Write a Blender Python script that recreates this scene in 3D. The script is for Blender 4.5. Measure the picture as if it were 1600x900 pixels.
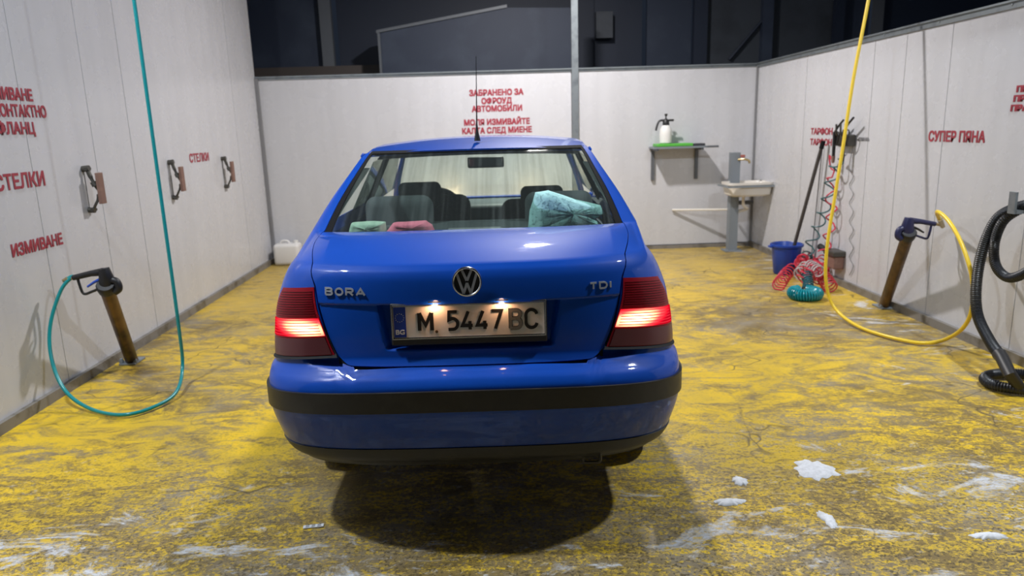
import bpy, bmesh, math, random
from mathutils import Vector, Matrix
random.seed(7)
sc = bpy.context.scene
COL = sc.collection
for o in list(bpy.data.objects): bpy.data.objects.remove(o)

# ------------------------------------------------------------------ camera
F, H = 1110.0, 1.48
RW = Matrix(((0.998944713503468, 0.03651745946429224, -0.02785560119164539),
             (-0.03515057577784066, 0.21749418762538913, -0.9754284778350785),
             (-0.02956173854766503, 0.9753782617546107, 0.21854827867222773)))
cam = bpy.data.cameras.new('camera'); cam_o = bpy.data.objects.new('camera', cam); COL.objects.link(cam_o)
cam.sensor_width = 36; cam.lens = F / 1600 * 36
cam_o.matrix_world = Matrix.Translation((0, 0, H)) @ RW.to_4x4()
cam.dof.use_dof = True; cam.dof.focus_distance = 2.45; cam.dof.aperture_fstop = 3.2
cam.clip_start = 0.02
sc.camera = cam_o
# ------------------------------------------------------------------ world, lights, exposure
sc.view_settings.view_transform = 'Standard'; sc.view_settings.look = 'None'
sc.view_settings.gamma = 1; sc.view_settings.use_curve_mapping = False
sc.view_settings.exposure = 0.0
wd = bpy.data.worlds.new('night'); sc.world = wd; wd.use_nodes = True
wd.node_tree.nodes['Background'].inputs[0].default_value = (0.20, 0.27, 0.42, 1)
wd.node_tree.nodes['Background'].inputs[1].default_value = 0.06
LAMPS = [((-2.25, 2.4, 3.9), 120, (0.88, 0.94, 1.0)), ((2.85, 2.7, 3.9), 125, (0.88, 0.94, 1.0)), ((0.5, 6.6, 3.9), 205, (1.0, 0.955, 0.93))]
def spot(name, loc, aim, power, color, size, blend, rad=0.04):
    l = bpy.data.lights.new(name, 'SPOT'); l.energy = power; l.color = color; l.spot_size = math.radians(size)
    l.spot_blend = blend; l.shadow_soft_size = rad
    o = bpy.data.objects.new(name, l); COL.objects.link(o); o.location = loc
    o.rotation_euler = (Vector(aim) - Vector(loc)).to_track_quat('-Z', 'Y').to_euler(); return o
for (p, e, c) in LAMPS:
    l = bpy.data.lights.new('floodlight_glow', 'AREA'); l.energy = e; l.color = c; l.shape = 'RECTANGLE'; l.size = 0.2; l.size_y = 0.15
    o = bpy.data.objects.new('floodlight_glow', l); COL.objects.link(o); o.location = (p[0], p[1], p[2] - 0.02)

# ------------------------------------------------------------------ point helpers
def ray(px, py):
    return (RW @ Vector((px - 800, 450 - py, -F))).normalized()
def at_y(px, py, y): d = ray(px, py); return Vector((0, 0, H)) + d * (y / d.y)
def at_x(px, py, x): d = ray(px, py); return Vector((0, 0, H)) + d * (x / d.x)
def at_z(px, py, z=0): d = ray(px, py); return Vector((0, 0, H)) + d * ((z - H) / d.z)

# ------------------------------------------------------------------ materials
def mat(name, col, rough=0.5, metal=0.0, **kw):
    m = bpy.data.materials.new(name); m.use_nodes = True
    b = m.node_tree.nodes['Principled BSDF']
    b.inputs['Base Color'].default_value = (*col, 1); b.inputs['Roughness'].default_value = rough
    b.inputs['Metallic'].default_value = metal
    for k, v in kw.items(): b.inputs[k.replace('_', ' ')].default_value = v
    return m
class NT:
    def __init__(s, m): s.t = m.node_tree; s.b = s.t.nodes['Principled BSDF']
    def n(s, ty, **kw):
        x = s.t.nodes.new(ty)
        for k, v in kw.items():
            if k.startswith('i_'):
                x.inputs[k[2:].replace('_', ' ')].default_value = v
            else: setattr(x, k, v)
        return x
    def l(s, a, b): s.t.links.new(a, b)
    def coord(s, scale=(1, 1, 1), kind='Object', rot=(0, 0, 0), loc=(0, 0, 0)):
        c = s.n('ShaderNodeTexCoord'); m = s.n('ShaderNodeMapping'); s.l(c.outputs[kind], m.inputs[0])
        m.inputs['Scale'].default_value = scale; m.inputs['Rotation'].default_value = rot; m.inputs['Location'].default_value = loc
        return m.outputs[0]
    def noise(s, v, scale, detail=4, rough=0.55, dist=0.0):
        x = s.n('ShaderNodeTexNoise'); s.l(v, x.inputs['Vector']); x.inputs['Scale'].default_value = scale
        x.inputs['Detail'].default_value = detail; x.inputs['Roughness'].default_value = rough; x.inputs['Distortion'].default_value = dist
        return x.outputs['Fac']
    def ramp(s, f, *stops):
        r = s.n('ShaderNodeValToRGB'); s.l(f, r.inputs[0]); e = r.color_ramp.elements
        while len(e) < len(stops): e.new(0.5)
        for k, (p, c) in zip(e, stops):
            k.position = p; k.color = (c, c, c, 1) if isinstance(c, (int, float)) else (*c, 1)
        return r.outputs[0]
    def mix(s, f, a, b, mode='MIX'):
        x = s.n('ShaderNodeMix', data_type='RGBA', blend_type=mode)
        for sock, v in ((x.inputs[0], f), (x.inputs[6], a), (x.inputs[7], b)):
            if hasattr(v, 'links'): s.l(v, sock)
            elif isinstance(v, (int, float)): sock.default_value = v if sock == x.inputs[0] else (v, v, v, 1)
            else: sock.default_value = (*v, 1)
        return x.outputs[2]
    def math(s, op, a, b=0.0, c=None):
        x = s.n('ShaderNodeMath', operation=op)
        for i, v in enumerate((a, b) if c is None else (a, b, c)):
            if hasattr(v, 'links'): s.l(v, x.inputs[i])
            else: x.inputs[i].default_value = v
        return x.outputs[0]
    def bump(s, h, strength=0.3, dist=0.01):
        x = s.n('ShaderNodeBump'); s.l(h, x.inputs['Height']); x.inputs['Strength'].default_value = strength; x.inputs['Distance'].default_value = dist
        s.l(x.outputs[0], s.b.inputs['Normal']); return x
def wear(m, col2, scale=8, lo=0.5, hi=0.7, stretch=(1, 1, 1), rough2=None, bump=0.0):
    t = NT(m); v = t.coord(stretch); f = t.ramp(t.noise(v, scale, 6, 0.6), (lo, 0.0), (hi, 1.0))
    c = tuple(t.b.inputs['Base Color'].default_value)[:3]
    t.l(t.mix(f, c, col2), t.b.inputs['Base Color'])
    if rough2 is not None:
        r = t.b.inputs['Roughness'].default_value; t.l(t.mix(f, r, rough2), t.b.inputs['Roughness'])
    if bump: t.bump(f, bump)
    return m

def make_floor():
    m = mat('worn yellow floor paint', (0.6, 0.5, 0.05), 0.45); t = NT(m)
    v = t.coord(); c = t.n('ShaderNodeSeparateXYZ'); t.l(v, c.inputs[0])
    # distance towards the entrance, where the paint is worn most
    near = t.ramp(t.math('MULTIPLY_ADD', c.outputs[1], 1 / 6.0, t.math('MULTIPLY', t.noise(v, 0.6, 2), 0.25)), (0.44, 1.0), (0.72, 0.0))
    big = t.noise(v, 0.62, 5, 0.6, 0.7)
    sw = t.noise(t.coord((1.2, 2.6, 1), rot=(0, 0, 0.5)), 2.2, 6, 0.65, 2.6)
    fine = t.noise(v, 46, 5, 0.75, 0.4)
    fine2 = t.noise(t.coord((1.0, 2.4, 1), rot=(0, 0, 0.65)), 30, 6, 0.8, 0.8)
    # amount of wear 0..1
    amt = t.math('ADD', t.math('MULTIPLY', big, 0.75), t.math('MULTIPLY', sw, 0.55))
    amt = t.math('ADD', amt, t.math('MULTIPLY', near, 0.13))
    amt = t.math('ADD', amt, t.math('MULTIPLY', t.math('SUBTRACT', t.math('ADD', fine, fine2), 1.0), t.math('MULTIPLY_ADD', near, 0.95, 0.35)))
    yel = t.mix(t.ramp(t.noise(v, 1.1, 4, 0.6, 1.0), (0.35, 0.0), (0.7, 1.0)), (0.82, 0.54, 0.008), (0.56, 0.385, 0.03))
    yel = t.mix(t.ramp(sw, (0.45, 0.0), (0.68, 0.6)), yel, (0.32, 0.22, 0.06))
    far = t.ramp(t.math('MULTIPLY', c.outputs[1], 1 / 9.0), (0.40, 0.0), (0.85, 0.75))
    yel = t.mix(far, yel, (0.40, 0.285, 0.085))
    brown = t.mix(t.noise(v, 5, 5, 0.7), (0.06, 0.045, 0.022), (0.26, 0.18, 0.07))
    grey = t.mix(t.noise(v, 9, 5, 0.7), (0.10, 0.09, 0.075), (0.34, 0.30, 0.25))
    under = t.mix(t.ramp(t.noise(t.coord(loc=(3, 1, 0)), 1.6, 5, 0.6, 1.0), (0.42, 0.0), (0.62, 1.0)), brown, grey)
    worn = t.ramp(amt, (0.60, 0.0), (0.76, 1.0))
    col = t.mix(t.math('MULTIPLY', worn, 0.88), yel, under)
    # dark grit caught in the paint, denser towards the entrance
    grit = t.math('ADD', t.noise(v, 75, 3, 0.6, 0.3), t.math('MULTIPLY', t.math('SUBTRACT', t.noise(t.coord((1, 2.2, 1), rot=(0, 0, 0.55), loc=(5, 2, 0)), 7, 6, 0.7, 1.2), 0.5), 0.55))
    col = t.mix(t.math('MULTIPLY', t.ramp(grit, (0.53, 0.0), (0.63, 1.0)), t.math('MULTIPLY_ADD', near, 0.75, 0.10)), col, (0.045, 0.030, 0.012))
    # dried foam flecks and residue, mostly near the entrance and along the right wall
    fz = t.noise(t.coord((1.0, 1.9, 1), rot=(0, 0, 0.3)), 2.1, 8, 0.72, 1.6)
    right = t.ramp(t.math('MULTIPLY', c.outputs[0], 0.3), (0.55, 0.0), (0.9, 0.75))
    zone = t.math('MAXIMUM', near, right)
    foam = t.ramp(t.math('ADD', fz, t.math('MULTIPLY', zone, 0.16)), (0.665, 0.0), (0.75, 1.0))
    fl2 = t.math('MULTIPLY', t.ramp(t.noise(t.coord((1.0, 1.6, 1), rot=(0, 0, -0.4)), 22, 5, 0.7, 0.6), (0.58, 0.0), (0.66, 0.9)), t.math('MULTIPLY', near, t.ramp(t.noise(v, 1.7, 3), (0.42, 0.0), (0.6, 1.0))))
    foam = t.math('MAXIMUM', t.math('MULTIPLY', foam, t.ramp(fine2, (0.38, 0.12), (0.55, 1.0))), fl2)
    col = t.mix(foam, col, (0.62, 0.64, 0.68))
    # thin dark cracks and drag marks
    vo = t.n('ShaderNodeTexVoronoi', feature='DISTANCE_TO_EDGE'); wv = t.n('ShaderNodeVectorMath', operation='ADD')
    nz = t.n('ShaderNodeTexNoise'); nz.inputs['Scale'].default_value = 2.4; t.l(v, nz.inputs['Vector'])
    t.l(v, wv.inputs[0]); t.l(nz.outputs['Color'], wv.inputs[1]); t.l(wv.outputs[0], vo.inputs['Vector']); vo.inputs['Scale'].default_value = 1.1
    crack = t.math('MULTIPLY', t.ramp(vo.outputs['Distance'], (0.0, 1.0), (0.012, 0.0)), t.ramp(t.noise(v, 1.3, 2), (0.5, 0.0), (0.6, 0.8)))
    col = t.mix(crack, col, (0.05, 0.035, 0.02))
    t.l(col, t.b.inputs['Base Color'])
    t.l(t.ramp(t.noise(v, 3, 5, 0.7), (0.3, 0.30), (0.7, 0.62)), t.b.inputs['Roughness'])
    t.bump(t.math('ADD', t.math('MULTIPLY', worn, -0.6), fine), 0.35, 0.004)
    return m
def make_wall(name, col):
    m = mat(name, col, 0.28, 0.0); t = NT(m); v = t.coord()
    st = t.noise(t.coord((3.0, 3.0, 0.25)), 2.0, 5, 0.6)
    t.l(t.mix(t.ramp(st, (0.35, 0.0), (0.75, 0.55)), col, tuple(x * 0.84 for x in col)), t.b.inputs['Base Color'])
    t.l(t.ramp(t.noise(v, 5, 4), (0.3, 0.20), (0.7, 0.34)), t.b.inputs['Roughness'])
    t.bump(t.noise(t.coord((1, 1, 0.15)), 1.5, 2), 0.25, 0.02)
    return m
M = {}
M['floor'] = make_floor()
M['wall'] = make_wall('white sandwich panel', (0.56, 0.565, 0.595))
M['joint'] = mat('grey joint', (0.20, 0.20, 0.21), 0.5)
M['kerb'] = wear(mat('dirty kerb', (0.20, 0.185, 0.165), 0.6), (0.09, 0.075, 0.05), 6)
M['alu'] = wear(mat('galvanised steel', (0.26, 0.29, 0.31), 0.4, 0.6), (0.18, 0.20, 0.22), 10)
M['steel_grey'] = mat('grey painted steel', (0.22, 0.25, 0.28), 0.45, 0.2)
M['red'] = mat('red lettering', (0.33, 0.03, 0.05), 0.5)
M['darkblue'] = wear(mat('dark cladding', (0.022, 0.032, 0.058), 0.6), (0.038, 0.052, 0.082), 1.5)
M['darker'] = mat('darker cladding', (0.010, 0.017, 0.036), 0.6)
M['darkgrey'] = wear(mat('dark grey cladding', (0.040, 0.048, 0.062), 0.6), (0.025, 0.030, 0.040), 2.0)
M['frame'] = mat('dim steel frame', (0.11, 0.12, 0.135), 0.5, 0.2)
M['brownwood'] = mat('brown beam', (0.07, 0.058, 0.052), 0.7)
def car_paint():
    m = mat('blue car paint', (0.0, 0.072, 0.49), 0.5, 0.0, Specular_IOR_Level=0.15); t = NT(m)
    t.b.inputs['Coat Weight'].default_value = 0.7; t.b.inputs['Coat Roughness'].default_value = 0.05
    v = t.coord(); n = t.noise(t.coord((1, 6, 3)), 9, 6, 0.7)
    t.l(t.ramp(n, (0.45, 0.03), (0.75, 0.12)), t.b.inputs['Coat Roughness'])
    # road film, thicker on the lower panels
    c = t.n('ShaderNodeSeparateXYZ'); t.l(v, c.inputs[0])
    dirt = t.math('MULTIPLY', t.ramp(c.outputs[2], (0.40, 0.42), (0.58, 0.05)), t.ramp(t.noise(t.coord((2, 2, 5)), 3, 6, 0.7), (0.35, 0.35), (0.7, 1.0)))
    t.l(t.mix(dirt, (0.0, 0.072, 0.49), (0.05, 0.06, 0.085)), t.b.inputs['Base Color'])
    return m
M['paint'] = car_paint()
M['black'] = wear(mat('black bumper plastic', (0.018, 0.019, 0.021), 0.42), (0.04, 0.038, 0.034), 6, rough2=0.6)
M['gap'] = mat('dark underbody', (0.006, 0.006, 0.008), 0.8)
M['rubber'] = mat('black rubber', (0.010, 0.010, 0.011), 0.85, Specular_IOR_Level=0.15)
M['chrome'] = mat('chrome', (0.80, 0.82, 0.85), 0.22, 1.0)
M['inner'] = mat('interior trim', (0.20, 0.22, 0.215), 0.8)
M['seat'] = wear(mat('dark seat cloth', (0.035, 0.037, 0.042), 0.9), (0.055, 0.057, 0.06), 40)
M['seat_back'] = mat('grey seat cloth', (0.07, 0.085, 0.09), 0.9)
M['badge'] = mat('satin chrome', (0.62, 0.64, 0.68), 0.35, 0.55)
M['headlining'] = mat('grey headlining', (0.23, 0.24, 0.23), 0.9)
M['dash'] = mat('dashboard plastic', (0.10, 0.13, 0.14), 0.55)
def glass(name, tint, streak=True, gl=0.12):
    m = bpy.data.materials.new(name); m.use_nodes = True; t = m.node_tree; t.nodes.clear()
    out = t.nodes.new('ShaderNodeOutputMaterial'); tr = t.nodes.new('ShaderNodeBsdfTransparent'); g = t.nodes.new('ShaderNodeBsdfGlossy')
    g.inputs['Roughness'].default_value = 0.03; mx = t.nodes.new('ShaderNodeMixShader'); lw = t.nodes.new('ShaderNodeLayerWeight'); lw.inputs[0].default_value = 0.5
    pw = t.nodes.new('ShaderNodeMath'); pw.operation = 'POWER'; pw.inputs[1].default_value = 5; t.links.new(lw.outputs['Facing'], pw.inputs[0])
    fr = t.nodes.new('ShaderNodeMath'); fr.operation = 'MULTIPLY_ADD'; fr.inputs[1].default_value = 0.8; fr.inputs[2].default_value = 0.02; t.links.new(pw.outputs[0], fr.inputs[0])
    t.links.new(fr.outputs[0], mx.inputs[0]); t.links.new(tr.outputs[0], mx.inputs[1]); t.links.new(g.outputs[0], mx.inputs[2]); t.links.new(mx.outputs[0], out.inputs[0])
    tr.inputs[0].default_value = (*tint, 1)
    if streak:   # water runs
        tc = t.nodes.new('ShaderNodeTexCoord'); mp = t.nodes.new('ShaderNodeMapping'); mp.inputs['Scale'].default_value = (26, 0.6, 0.8)
        nz = t.nodes.new('ShaderNodeTexNoise'); nz.inputs['Scale'].default_value = 1.6; nz.inputs['Detail'].default_value = 5
        r = t.nodes.new('ShaderNodeValToRGB'); r.color_ramp.elements[0].position = 0.38; r.color_ramp.elements[1].position = 0.62
        r.color_ramp.elements[0].color = (*[x * 0.90 for x in tint], 1); r.color_ramp.elements[1].color = (*tint, 1)
        t.links.new(tc.outputs['Object'], mp.inputs[0]); t.links.new(mp.outputs[0], nz.inputs[0]); t.links.new(nz.outputs[0], r.inputs[0]); t.links.new(r.outputs[0], tr.inputs[0])
        d = t.nodes.new('ShaderNodeBsdfDiffuse'); d.inputs[0].default_value = (0.55, 0.6, 0.58, 1)
        m2 = t.nodes.new('ShaderNodeMixShader'); r2 = t.nodes.new('ShaderNodeValToRGB'); r2.color_ramp.elements[0].position = 0.5; r2.color_ramp.elements[1].position = 0.75
        r2.color_ramp.elements[0].color = (0.02, 0.02, 0.02, 1); r2.color_ramp.elements[1].color = (0.06, 0.06, 0.06, 1)
        t.links.new(nz.outputs[0], r2.inputs[0]); t.links.new(r2.outputs[0], m2.inputs[0]); t.links.new(mx.outputs[0], m2.inputs[1]); t.links.new(d.outputs[0], m2.inputs[2]); t.links.new(m2.outputs[0], out.inputs[0])
    return m
M['glass'] = glass('green tinted rear glass', (0.92, 0.97, 0.94))
M['glass_side'] = glass('tinted side glass', (0.42, 0.48, 0.46), False)
M['glass_front'] = glass('clear windscreen', (0.95, 0.985, 0.96), False)
M['lens_red'] = mat('red lens', (0.30, 0.004, 0.015), 0.35, Coat_Weight=0.1, Specular_IOR_Level=0.25)
M['lens_smoke'] = mat('smoked clear lens', (0.12, 0.03, 0.036), 0.3, Coat_Weight=0.1)
M['plate'] = wear(mat('reflective plate', (0.78, 0.76, 0.70), 0.4), (0.66, 0.62, 0.55), 9)
M['plate_blue'] = mat('plate blue', (0.01, 0.05, 0.42), 0.4)
M['plate_black'] = mat('plate black', (0.008, 0.008, 0.008), 0.4)
M['plate_worn'] = mat('worn silver letter', (0.34, 0.32, 0.29), 0.25, 0.8)
M['white'] = mat('white plastic', (0.72, 0.72, 0.70), 0.45)
M['yellow_dot'] = mat('yellow star', (0.55, 0.60, 0.45), 0.5)
M['hose_teal'] = mat('teal hose', (0.008, 0.26, 0.28), 0.28)
M['hose_yellow'] = mat('yellow hose', (0.80, 0.56, 0.03), 0.35)
M['hose_black'] = mat('black vacuum hose', (0.012, 0.014, 0.018), 0.42)
M['rust'] = wear(mat('rusty tube', (0.17, 0.10, 0.045), 0.42, 0.5), (0.05, 0.035, 0.022), 7, 0.42, 0.62, (1, 1, 0.5))
M['gun'] = mat('black gun plastic', (0.012, 0.012, 0.014), 0.45)
M['gun_blue'] = mat('dark blue gun plastic', (0.02, 0.022, 0.075), 0.4)
M['blue_small'] = mat('blue trigger', (0.02, 0.08, 0.5), 0.4)
M['brass'] = mat('brass fitting', (0.45, 0.36, 0.2), 0.35, 0.8)
M['brick'] = wear(mat('reddish rubber pad', (0.20, 0.11, 0.085), 0.7), (0.28, 0.17, 0.13), 8)
M['clamp'] = mat('dark clamp steel', (0.10, 0.095, 0.085), 0.45, 0.7)
M['bucket'] = mat('blue bucket plastic', (0.006, 0.045, 0.30), 0.35)
M['handle'] = mat('dark broom handle', (0.045, 0.038, 0.033), 0.5)
M['coil_red'] = mat('red coil hose', (0.55, 0.03, 0.06), 0.35)
M['coil_green'] = mat('green coil hose', (0.03, 0.10, 0.11), 0.4)
M['coil_teal'] = mat('teal coil hose', (0.0, 0.22, 0.27), 0.3)
M['ceramic'] = mat('cream ceramic', (0.70, 0.66, 0.60), 0.25)
M['green'] = mat('bright green tray', (0.09, 0.42, 0.05), 0.4)
M['towel'] = wear(mat('mint towel', (0.46, 0.80, 0.80), 0.95), (0.40, 0.72, 0.73), 60, bump=0.6)
M['towel_pink'] = mat('pink towel', (0.80, 0.20, 0.30), 0.95)
M['towel_pale'] = mat('pale green towel', (0.45, 0.62, 0.50), 0.95)
M['paper'] = mat('paper scrap', (0.72, 0.74, 0.78), 0.7)
M['canister'] = mat('translucent white canister', (0.66, 0.65, 0.64), 0.4)
M['orange'] = mat('orange cap', (0.70, 0.28, 0.06), 0.4)
def foam_mat():
    m = mat('soap foam', (0.74, 0.77, 0.82), 0.6); t = NT(m); v = t.coord()
    f = t.noise(v, 60, 4, 0.7); t.l(t.mix(t.ramp(f, (0.4, 0.0), (0.7, 1.0)), (0.78, 0.80, 0.84), (0.60, 0.62, 0.64)), t.b.inputs['Base Color']); t.bump(f, 0.5, 0.004); return m
M['foam'] = foam_mat()
def emis(name, col, s):
    m = bpy.data.materials.new(name); m.use_nodes = True; t = m.node_tree; t.nodes.clear()
    e = t.nodes.new('ShaderNodeEmission'); o = t.nodes.new('ShaderNodeOutputMaterial'); e.inputs[0].default_value = (*col, 1); e.inputs[1].default_value = s
    t.links.new(e.outputs[0], o.inputs[0]); return m
M['lamp'] = emis('lit floodlight diffuser', (1, 0.97, 0.92), 6)

# ------------------------------------------------------------------ objects
def tag(o, label=None, cat=None, group=None, kind=None):
    if label: o['label'] = label
    if cat: o['category'] = cat
    if group: o['group'] = group
    if kind: o['kind'] = kind
    return o
def empty(name, loc, rz=0, **kw):
    o = bpy.data.objects.new(name, None); o.empty_display_size = 0.1; o.location = loc; o.rotation_euler = (0, 0, rz); COL.objects.link(o)
    return tag(o, **kw)
def link(name, verts, faces, m, parent=None, smooth=True, **kw):
    off = Vector(kw.pop('off', (0, 0, 0)))
    me = bpy.data.meshes.new(name); me.from_pydata([tuple(Vector(v) - off) for v in verts], [], faces)
    b = bmesh.new(); b.from_mesh(me); bmesh.ops.recalc_face_normals(b, faces=b.faces); b.to_mesh(me); b.free()
    mats = m if isinstance(m, list) else [m]
    for x in mats: me.materials.append(x)
    for p in me.polygons: p.use_smooth = smooth
    o = bpy.data.objects.new(name, me); COL.objects.link(o)
    if parent: o.parent = parent
    return tag(o, **kw)
class MB:
    def __init__(s): s.v = []; s.f = []
    def add(s, v, f): n = len(s.v); s.v += [Vector(x) for x in v]; s.f += [tuple(i + n for i in q) for q in f]; return s
    def box(s, c, d, rot=None):
        c = Vector(c); h = Vector(d) / 2; R_ = rot if rot else Matrix.Identity(3)
        v = [c + R_ @ Vector((x * h.x, y * h.y, z * h.z)) for x in (-1, 1) for y in (-1, 1) for z in (-1, 1)]
        return s.add(v, [(0, 1, 3, 2), (4, 6, 7, 5), (0, 4, 5, 1), (2, 3, 7, 6), (0, 2, 6, 4), (1, 5, 7, 3)])
    def rbox(s, c, d, r=0.01, seg=3, rot=None):
        b = bmesh.new(); bmesh.ops.create_cube(b, size=1)
        for v in b.verts: v.co = Vector((v.co.x * d[0], v.co.y * d[1], v.co.z * d[2]))
        bmesh.ops.bevel(b, geom=b.edges[:], offset=r, segments=seg, profile=0.5, affect='EDGES')
        R_ = rot if rot else Matrix.Identity(3); b.verts.index_update()
        s.add([Vector(c) + R_ @ v.co for v in b.verts], [tuple(x.index for x in f.verts) for f in b.faces]); b.free(); return s
    def tube(s, pts, r, seg=10, caps=True):
        pts = [Vector(p) for p in pts]; rs = r if isinstance(r, (list, tuple)) else [r] * len(pts); n0 = len(s.v)
        up = None; rings = []
        for i, p in enumerate(pts):
            t = (pts[min(i + 1, len(pts) - 1)] - pts[max(i - 1, 0)]).normalized()
            if up is None: up = t.orthogonal().normalized()
            up = (up - t * up.dot(t)); up = up.normalized() if up.length > 1e-6 else t.orthogonal().normalized()
            w = t.cross(up)
            rings.append([p + (up * math.cos(a) + w * math.sin(a)) * rs[i] for a in [2 * math.pi * k / seg for k in range(seg)]])
        v = [q for rg in rings for q in rg]; f = []
        for i in range(len(pts) - 1):
            for k in range(seg): a = i * seg + k; b = i * seg + (k + 1) % seg; f.append((a, b, b + seg, a + seg))
        if caps: f.append(tuple(range(seg))[::-1]); f.append(tuple(range((len(pts) - 1) * seg, len(pts) * seg)))
        return s.add(v, f)
    def lathe(s, prof, c=(0, 0, 0), seg=32, rot=None):
        c = Vector(c); R_ = rot if rot else Matrix.Identity(3); v = []; f = []
        for (r, z) in prof:
            for k in range(seg): a = 2 * math.pi * k / seg; v.append(c + R_ @ Vector((r * math.cos(a), r * math.sin(a), z)))
        for i in range(len(prof) - 1):
            for k in range(seg): a = i * seg + k; b = i * seg + (k + 1) % seg; f.append((a, b, b + seg, a + seg))
        if prof[0][0] > 1e-5: f.append(tuple(range(seg))[::-1])
        if prof[-1][0] > 1e-5: f.append(tuple(range((len(prof) - 1) * seg, len(prof) * seg)))
        return s.add(v, f)
    def prism(s, poly, d):      # poly: 3D points in order, extruded by vector d
        n = len(poly); d = Vector(d); v = [Vector(p) for p in poly] + [Vector(p) + d for p in poly]
        return s.add(v, [tuple(range(n))[::-1], tuple(range(n, 2 * n))] + [(i, (i + 1) % n, n + (i + 1) % n, n + i) for i in range(n)])
    def build(s, name, m, parent=None, smooth=False, **kw):
        off = kw.pop('off', None)
        if off is None: off = parent.location if (parent and parent.type == 'EMPTY' and kw.pop('world', True)) else (0, 0, 0)
        kw.pop('world', None)
        o = link(name, s.v, s.f, m, parent, smooth, off=off, **kw)
        if smooth:
            try: o.data.set_sharp_from_angle(angle=math.radians(40))
            except Exception: pass
        return o
def spline(pts, n=12):
    P = [Vector(p) for p in pts]; out = []
    for i in range(len(P) - 1):
        a = P[max(i - 1, 0)]; b = P[i]; c = P[i + 1]; d = P[min(i + 2, len(P) - 1)]
        for k in range(n):
            t = k / n
            out.append(0.5 * ((2 * b) + (c - a) * t + (2 * a - 5 * b + 4 * c - d) * t * t + (3 * b - a - 3 * c + d) * t ** 3))
    return out + [P[-1]]
def text_mesh(name, s, size, m, mw, parent=None, align='CENTER', extr=0.0015, xs=1.0, bold=0.0, **kw):
    cu = bpy.data.curves.new(name, 'FONT'); cu.body = s; cu.size = size; cu.extrude = extr; cu.align_x = align; cu.align_y = 'CENTER'; cu.resolution_u = 4
    t = bpy.data.objects.new('tmp', cu); COL.objects.link(t); bpy.context.view_layer.update()
    me = bpy.data.meshes.new_from_object(t.evaluated_get(bpy.context.evaluated_depsgraph_get()))
    bpy.data.objects.remove(t)
    if bold:       # heavier strokes: copies of the glyphs shifted a little
        bm = bmesh.new()
        for kz, (dx, dy) in enumerate(((0, 0), (bold, bold), (-bold, bold), (bold, -bold), (-bold, -bold))):
            m2 = me.copy(); m2.transform(Matrix.Translation((dx, dy, kz * 0.00025))); bm.from_mesh(m2); bpy.data.meshes.remove(m2)
        bm.to_mesh(me); bm.free()
    me.transform(Matrix.Diagonal((xs, 1, 1, 1))); me.transform(mw); me.materials.clear(); me.materials.append(m)
    o = bpy.data.objects.new(name, me); COL.objects.link(o)
    if parent: o.parent = parent
    return tag(o, **kw)
def frame(o, ex, ey):    # matrix from origin and two axes
    ex = Vector(ex).normalized(); ey = Vector(ey); ey = (ey - ex * ey.dot(ex)).normalized(); ez = ex.cross(ey)
    m = Matrix((ex, ey, ez)).transposed().to_4x4(); m.translation = Vector(o); return m

# ================================================================== SETTING
XL, XR, YB = -2.61, 3.18, 8.5
b = MB().box((0.5, 3.6, -0.1), (9.6, 15.4, 0.2)); fl = b.build('floor', M['floor'], kind='structure')
def panel_wall(name, axis, pos, out, spans, z0, z1, thick=0.08):
    """wall of upright panels; spans are (start, end) along the wall; a dark backing shows in the joints"""
    lo = spans[0][0]; hi = spans[-1][1]; w = MB()
    def bx(mb, a, c, d0, d1, q0, q1, inset=0):
        cc = (a + c) / 2; dd = c - a; m_ = (d0 + d1) / 2; e = abs(d1 - d0)
        if axis == 'x': mb.box((m_, cc, (q0 + q1) / 2), (e, dd, q1 - q0))
        else: mb.box((cc, m_, (q0 + q1) / 2), (dd, e, q1 - q0))
        return mb
    base = bx(w, lo, hi, pos + out * 0.012, pos + out * thick, z0, z1 - 0.005).build(name, M['joint'], kind='structure')
    for (a, c) in spans:
        p = bx(MB(), a + 0.003, c - 0.003, pos, pos + out * 0.011, z0 + 0.05, z1 - 0.004).build('wall_panel', M['wall'], base, off=(0, 0, 0))
    return base
LW = panel_wall('wall_left', 'x', XL, -1, [(1.8, 3.0), (3.0, 4.22), (4.22, 4.905), (4.905, 5.42), (5.42, 7.70), (7.70, 8.5)], 0, 4.3)
RWL = panel_wall('wall_right', 'x', XR, 1, [(1.8, 3.0), (3.0, 4.1), (4.1, 4.96), (4.96, 5.5), (5.5, 5.95), (5.95, 7.2), (7.2, 8.5)], 0, 2.125)
BW = panel_wall('wall_back', 'y', YB, 1, [(XL, 1.0), (1.08, XR)], 0, 2.12)
MB().box((XL + 0.015, 5.15, 0.03), (0.03, 6.7, 0.06)).build('baseboard_left', M['kerb'], kind='structure')
MB().box((XR - 0.015, 5.15, 0.03), (0.03, 6.7, 0.06)).build('baseboard_right', M['kerb'], kind='structure')
MB().box((0.285, YB - 0.012, 0.02), (5.73, 0.024, 0.04)).build('baseboard_back', M['kerb'], kind='structure')
b = MB().box((XR + 0.03, 5.15, 2.135), (0.12, 6.7, 0.012)).box((XR - 0.008, 5.15, 2.115), (0.014, 6.7, 0.045))
tr = b.build('trim_1', M['alu'], kind='structure')
for y in (3.7, 4.4, 5.1, 5.8, 6.6):
    MB().lathe([(0.009, 0), (0.007, 0.004), (0, 0.005)], (XR - 0.015, y, 2.115), 8, Matrix.Rotation(-math.pi / 2, 3, 'Y')).build('screw', M['steel_grey'], tr, off=(0, 0, 0))
b = MB().box((0.285, YB + 0.03, 2.132), (5.79, 0.12, 0.014)).box((0.285, YB - 0.006, 2.118), (5.79, 0.012, 0.03)); b.build('trim_2', M['alu'], kind='structure')
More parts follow.
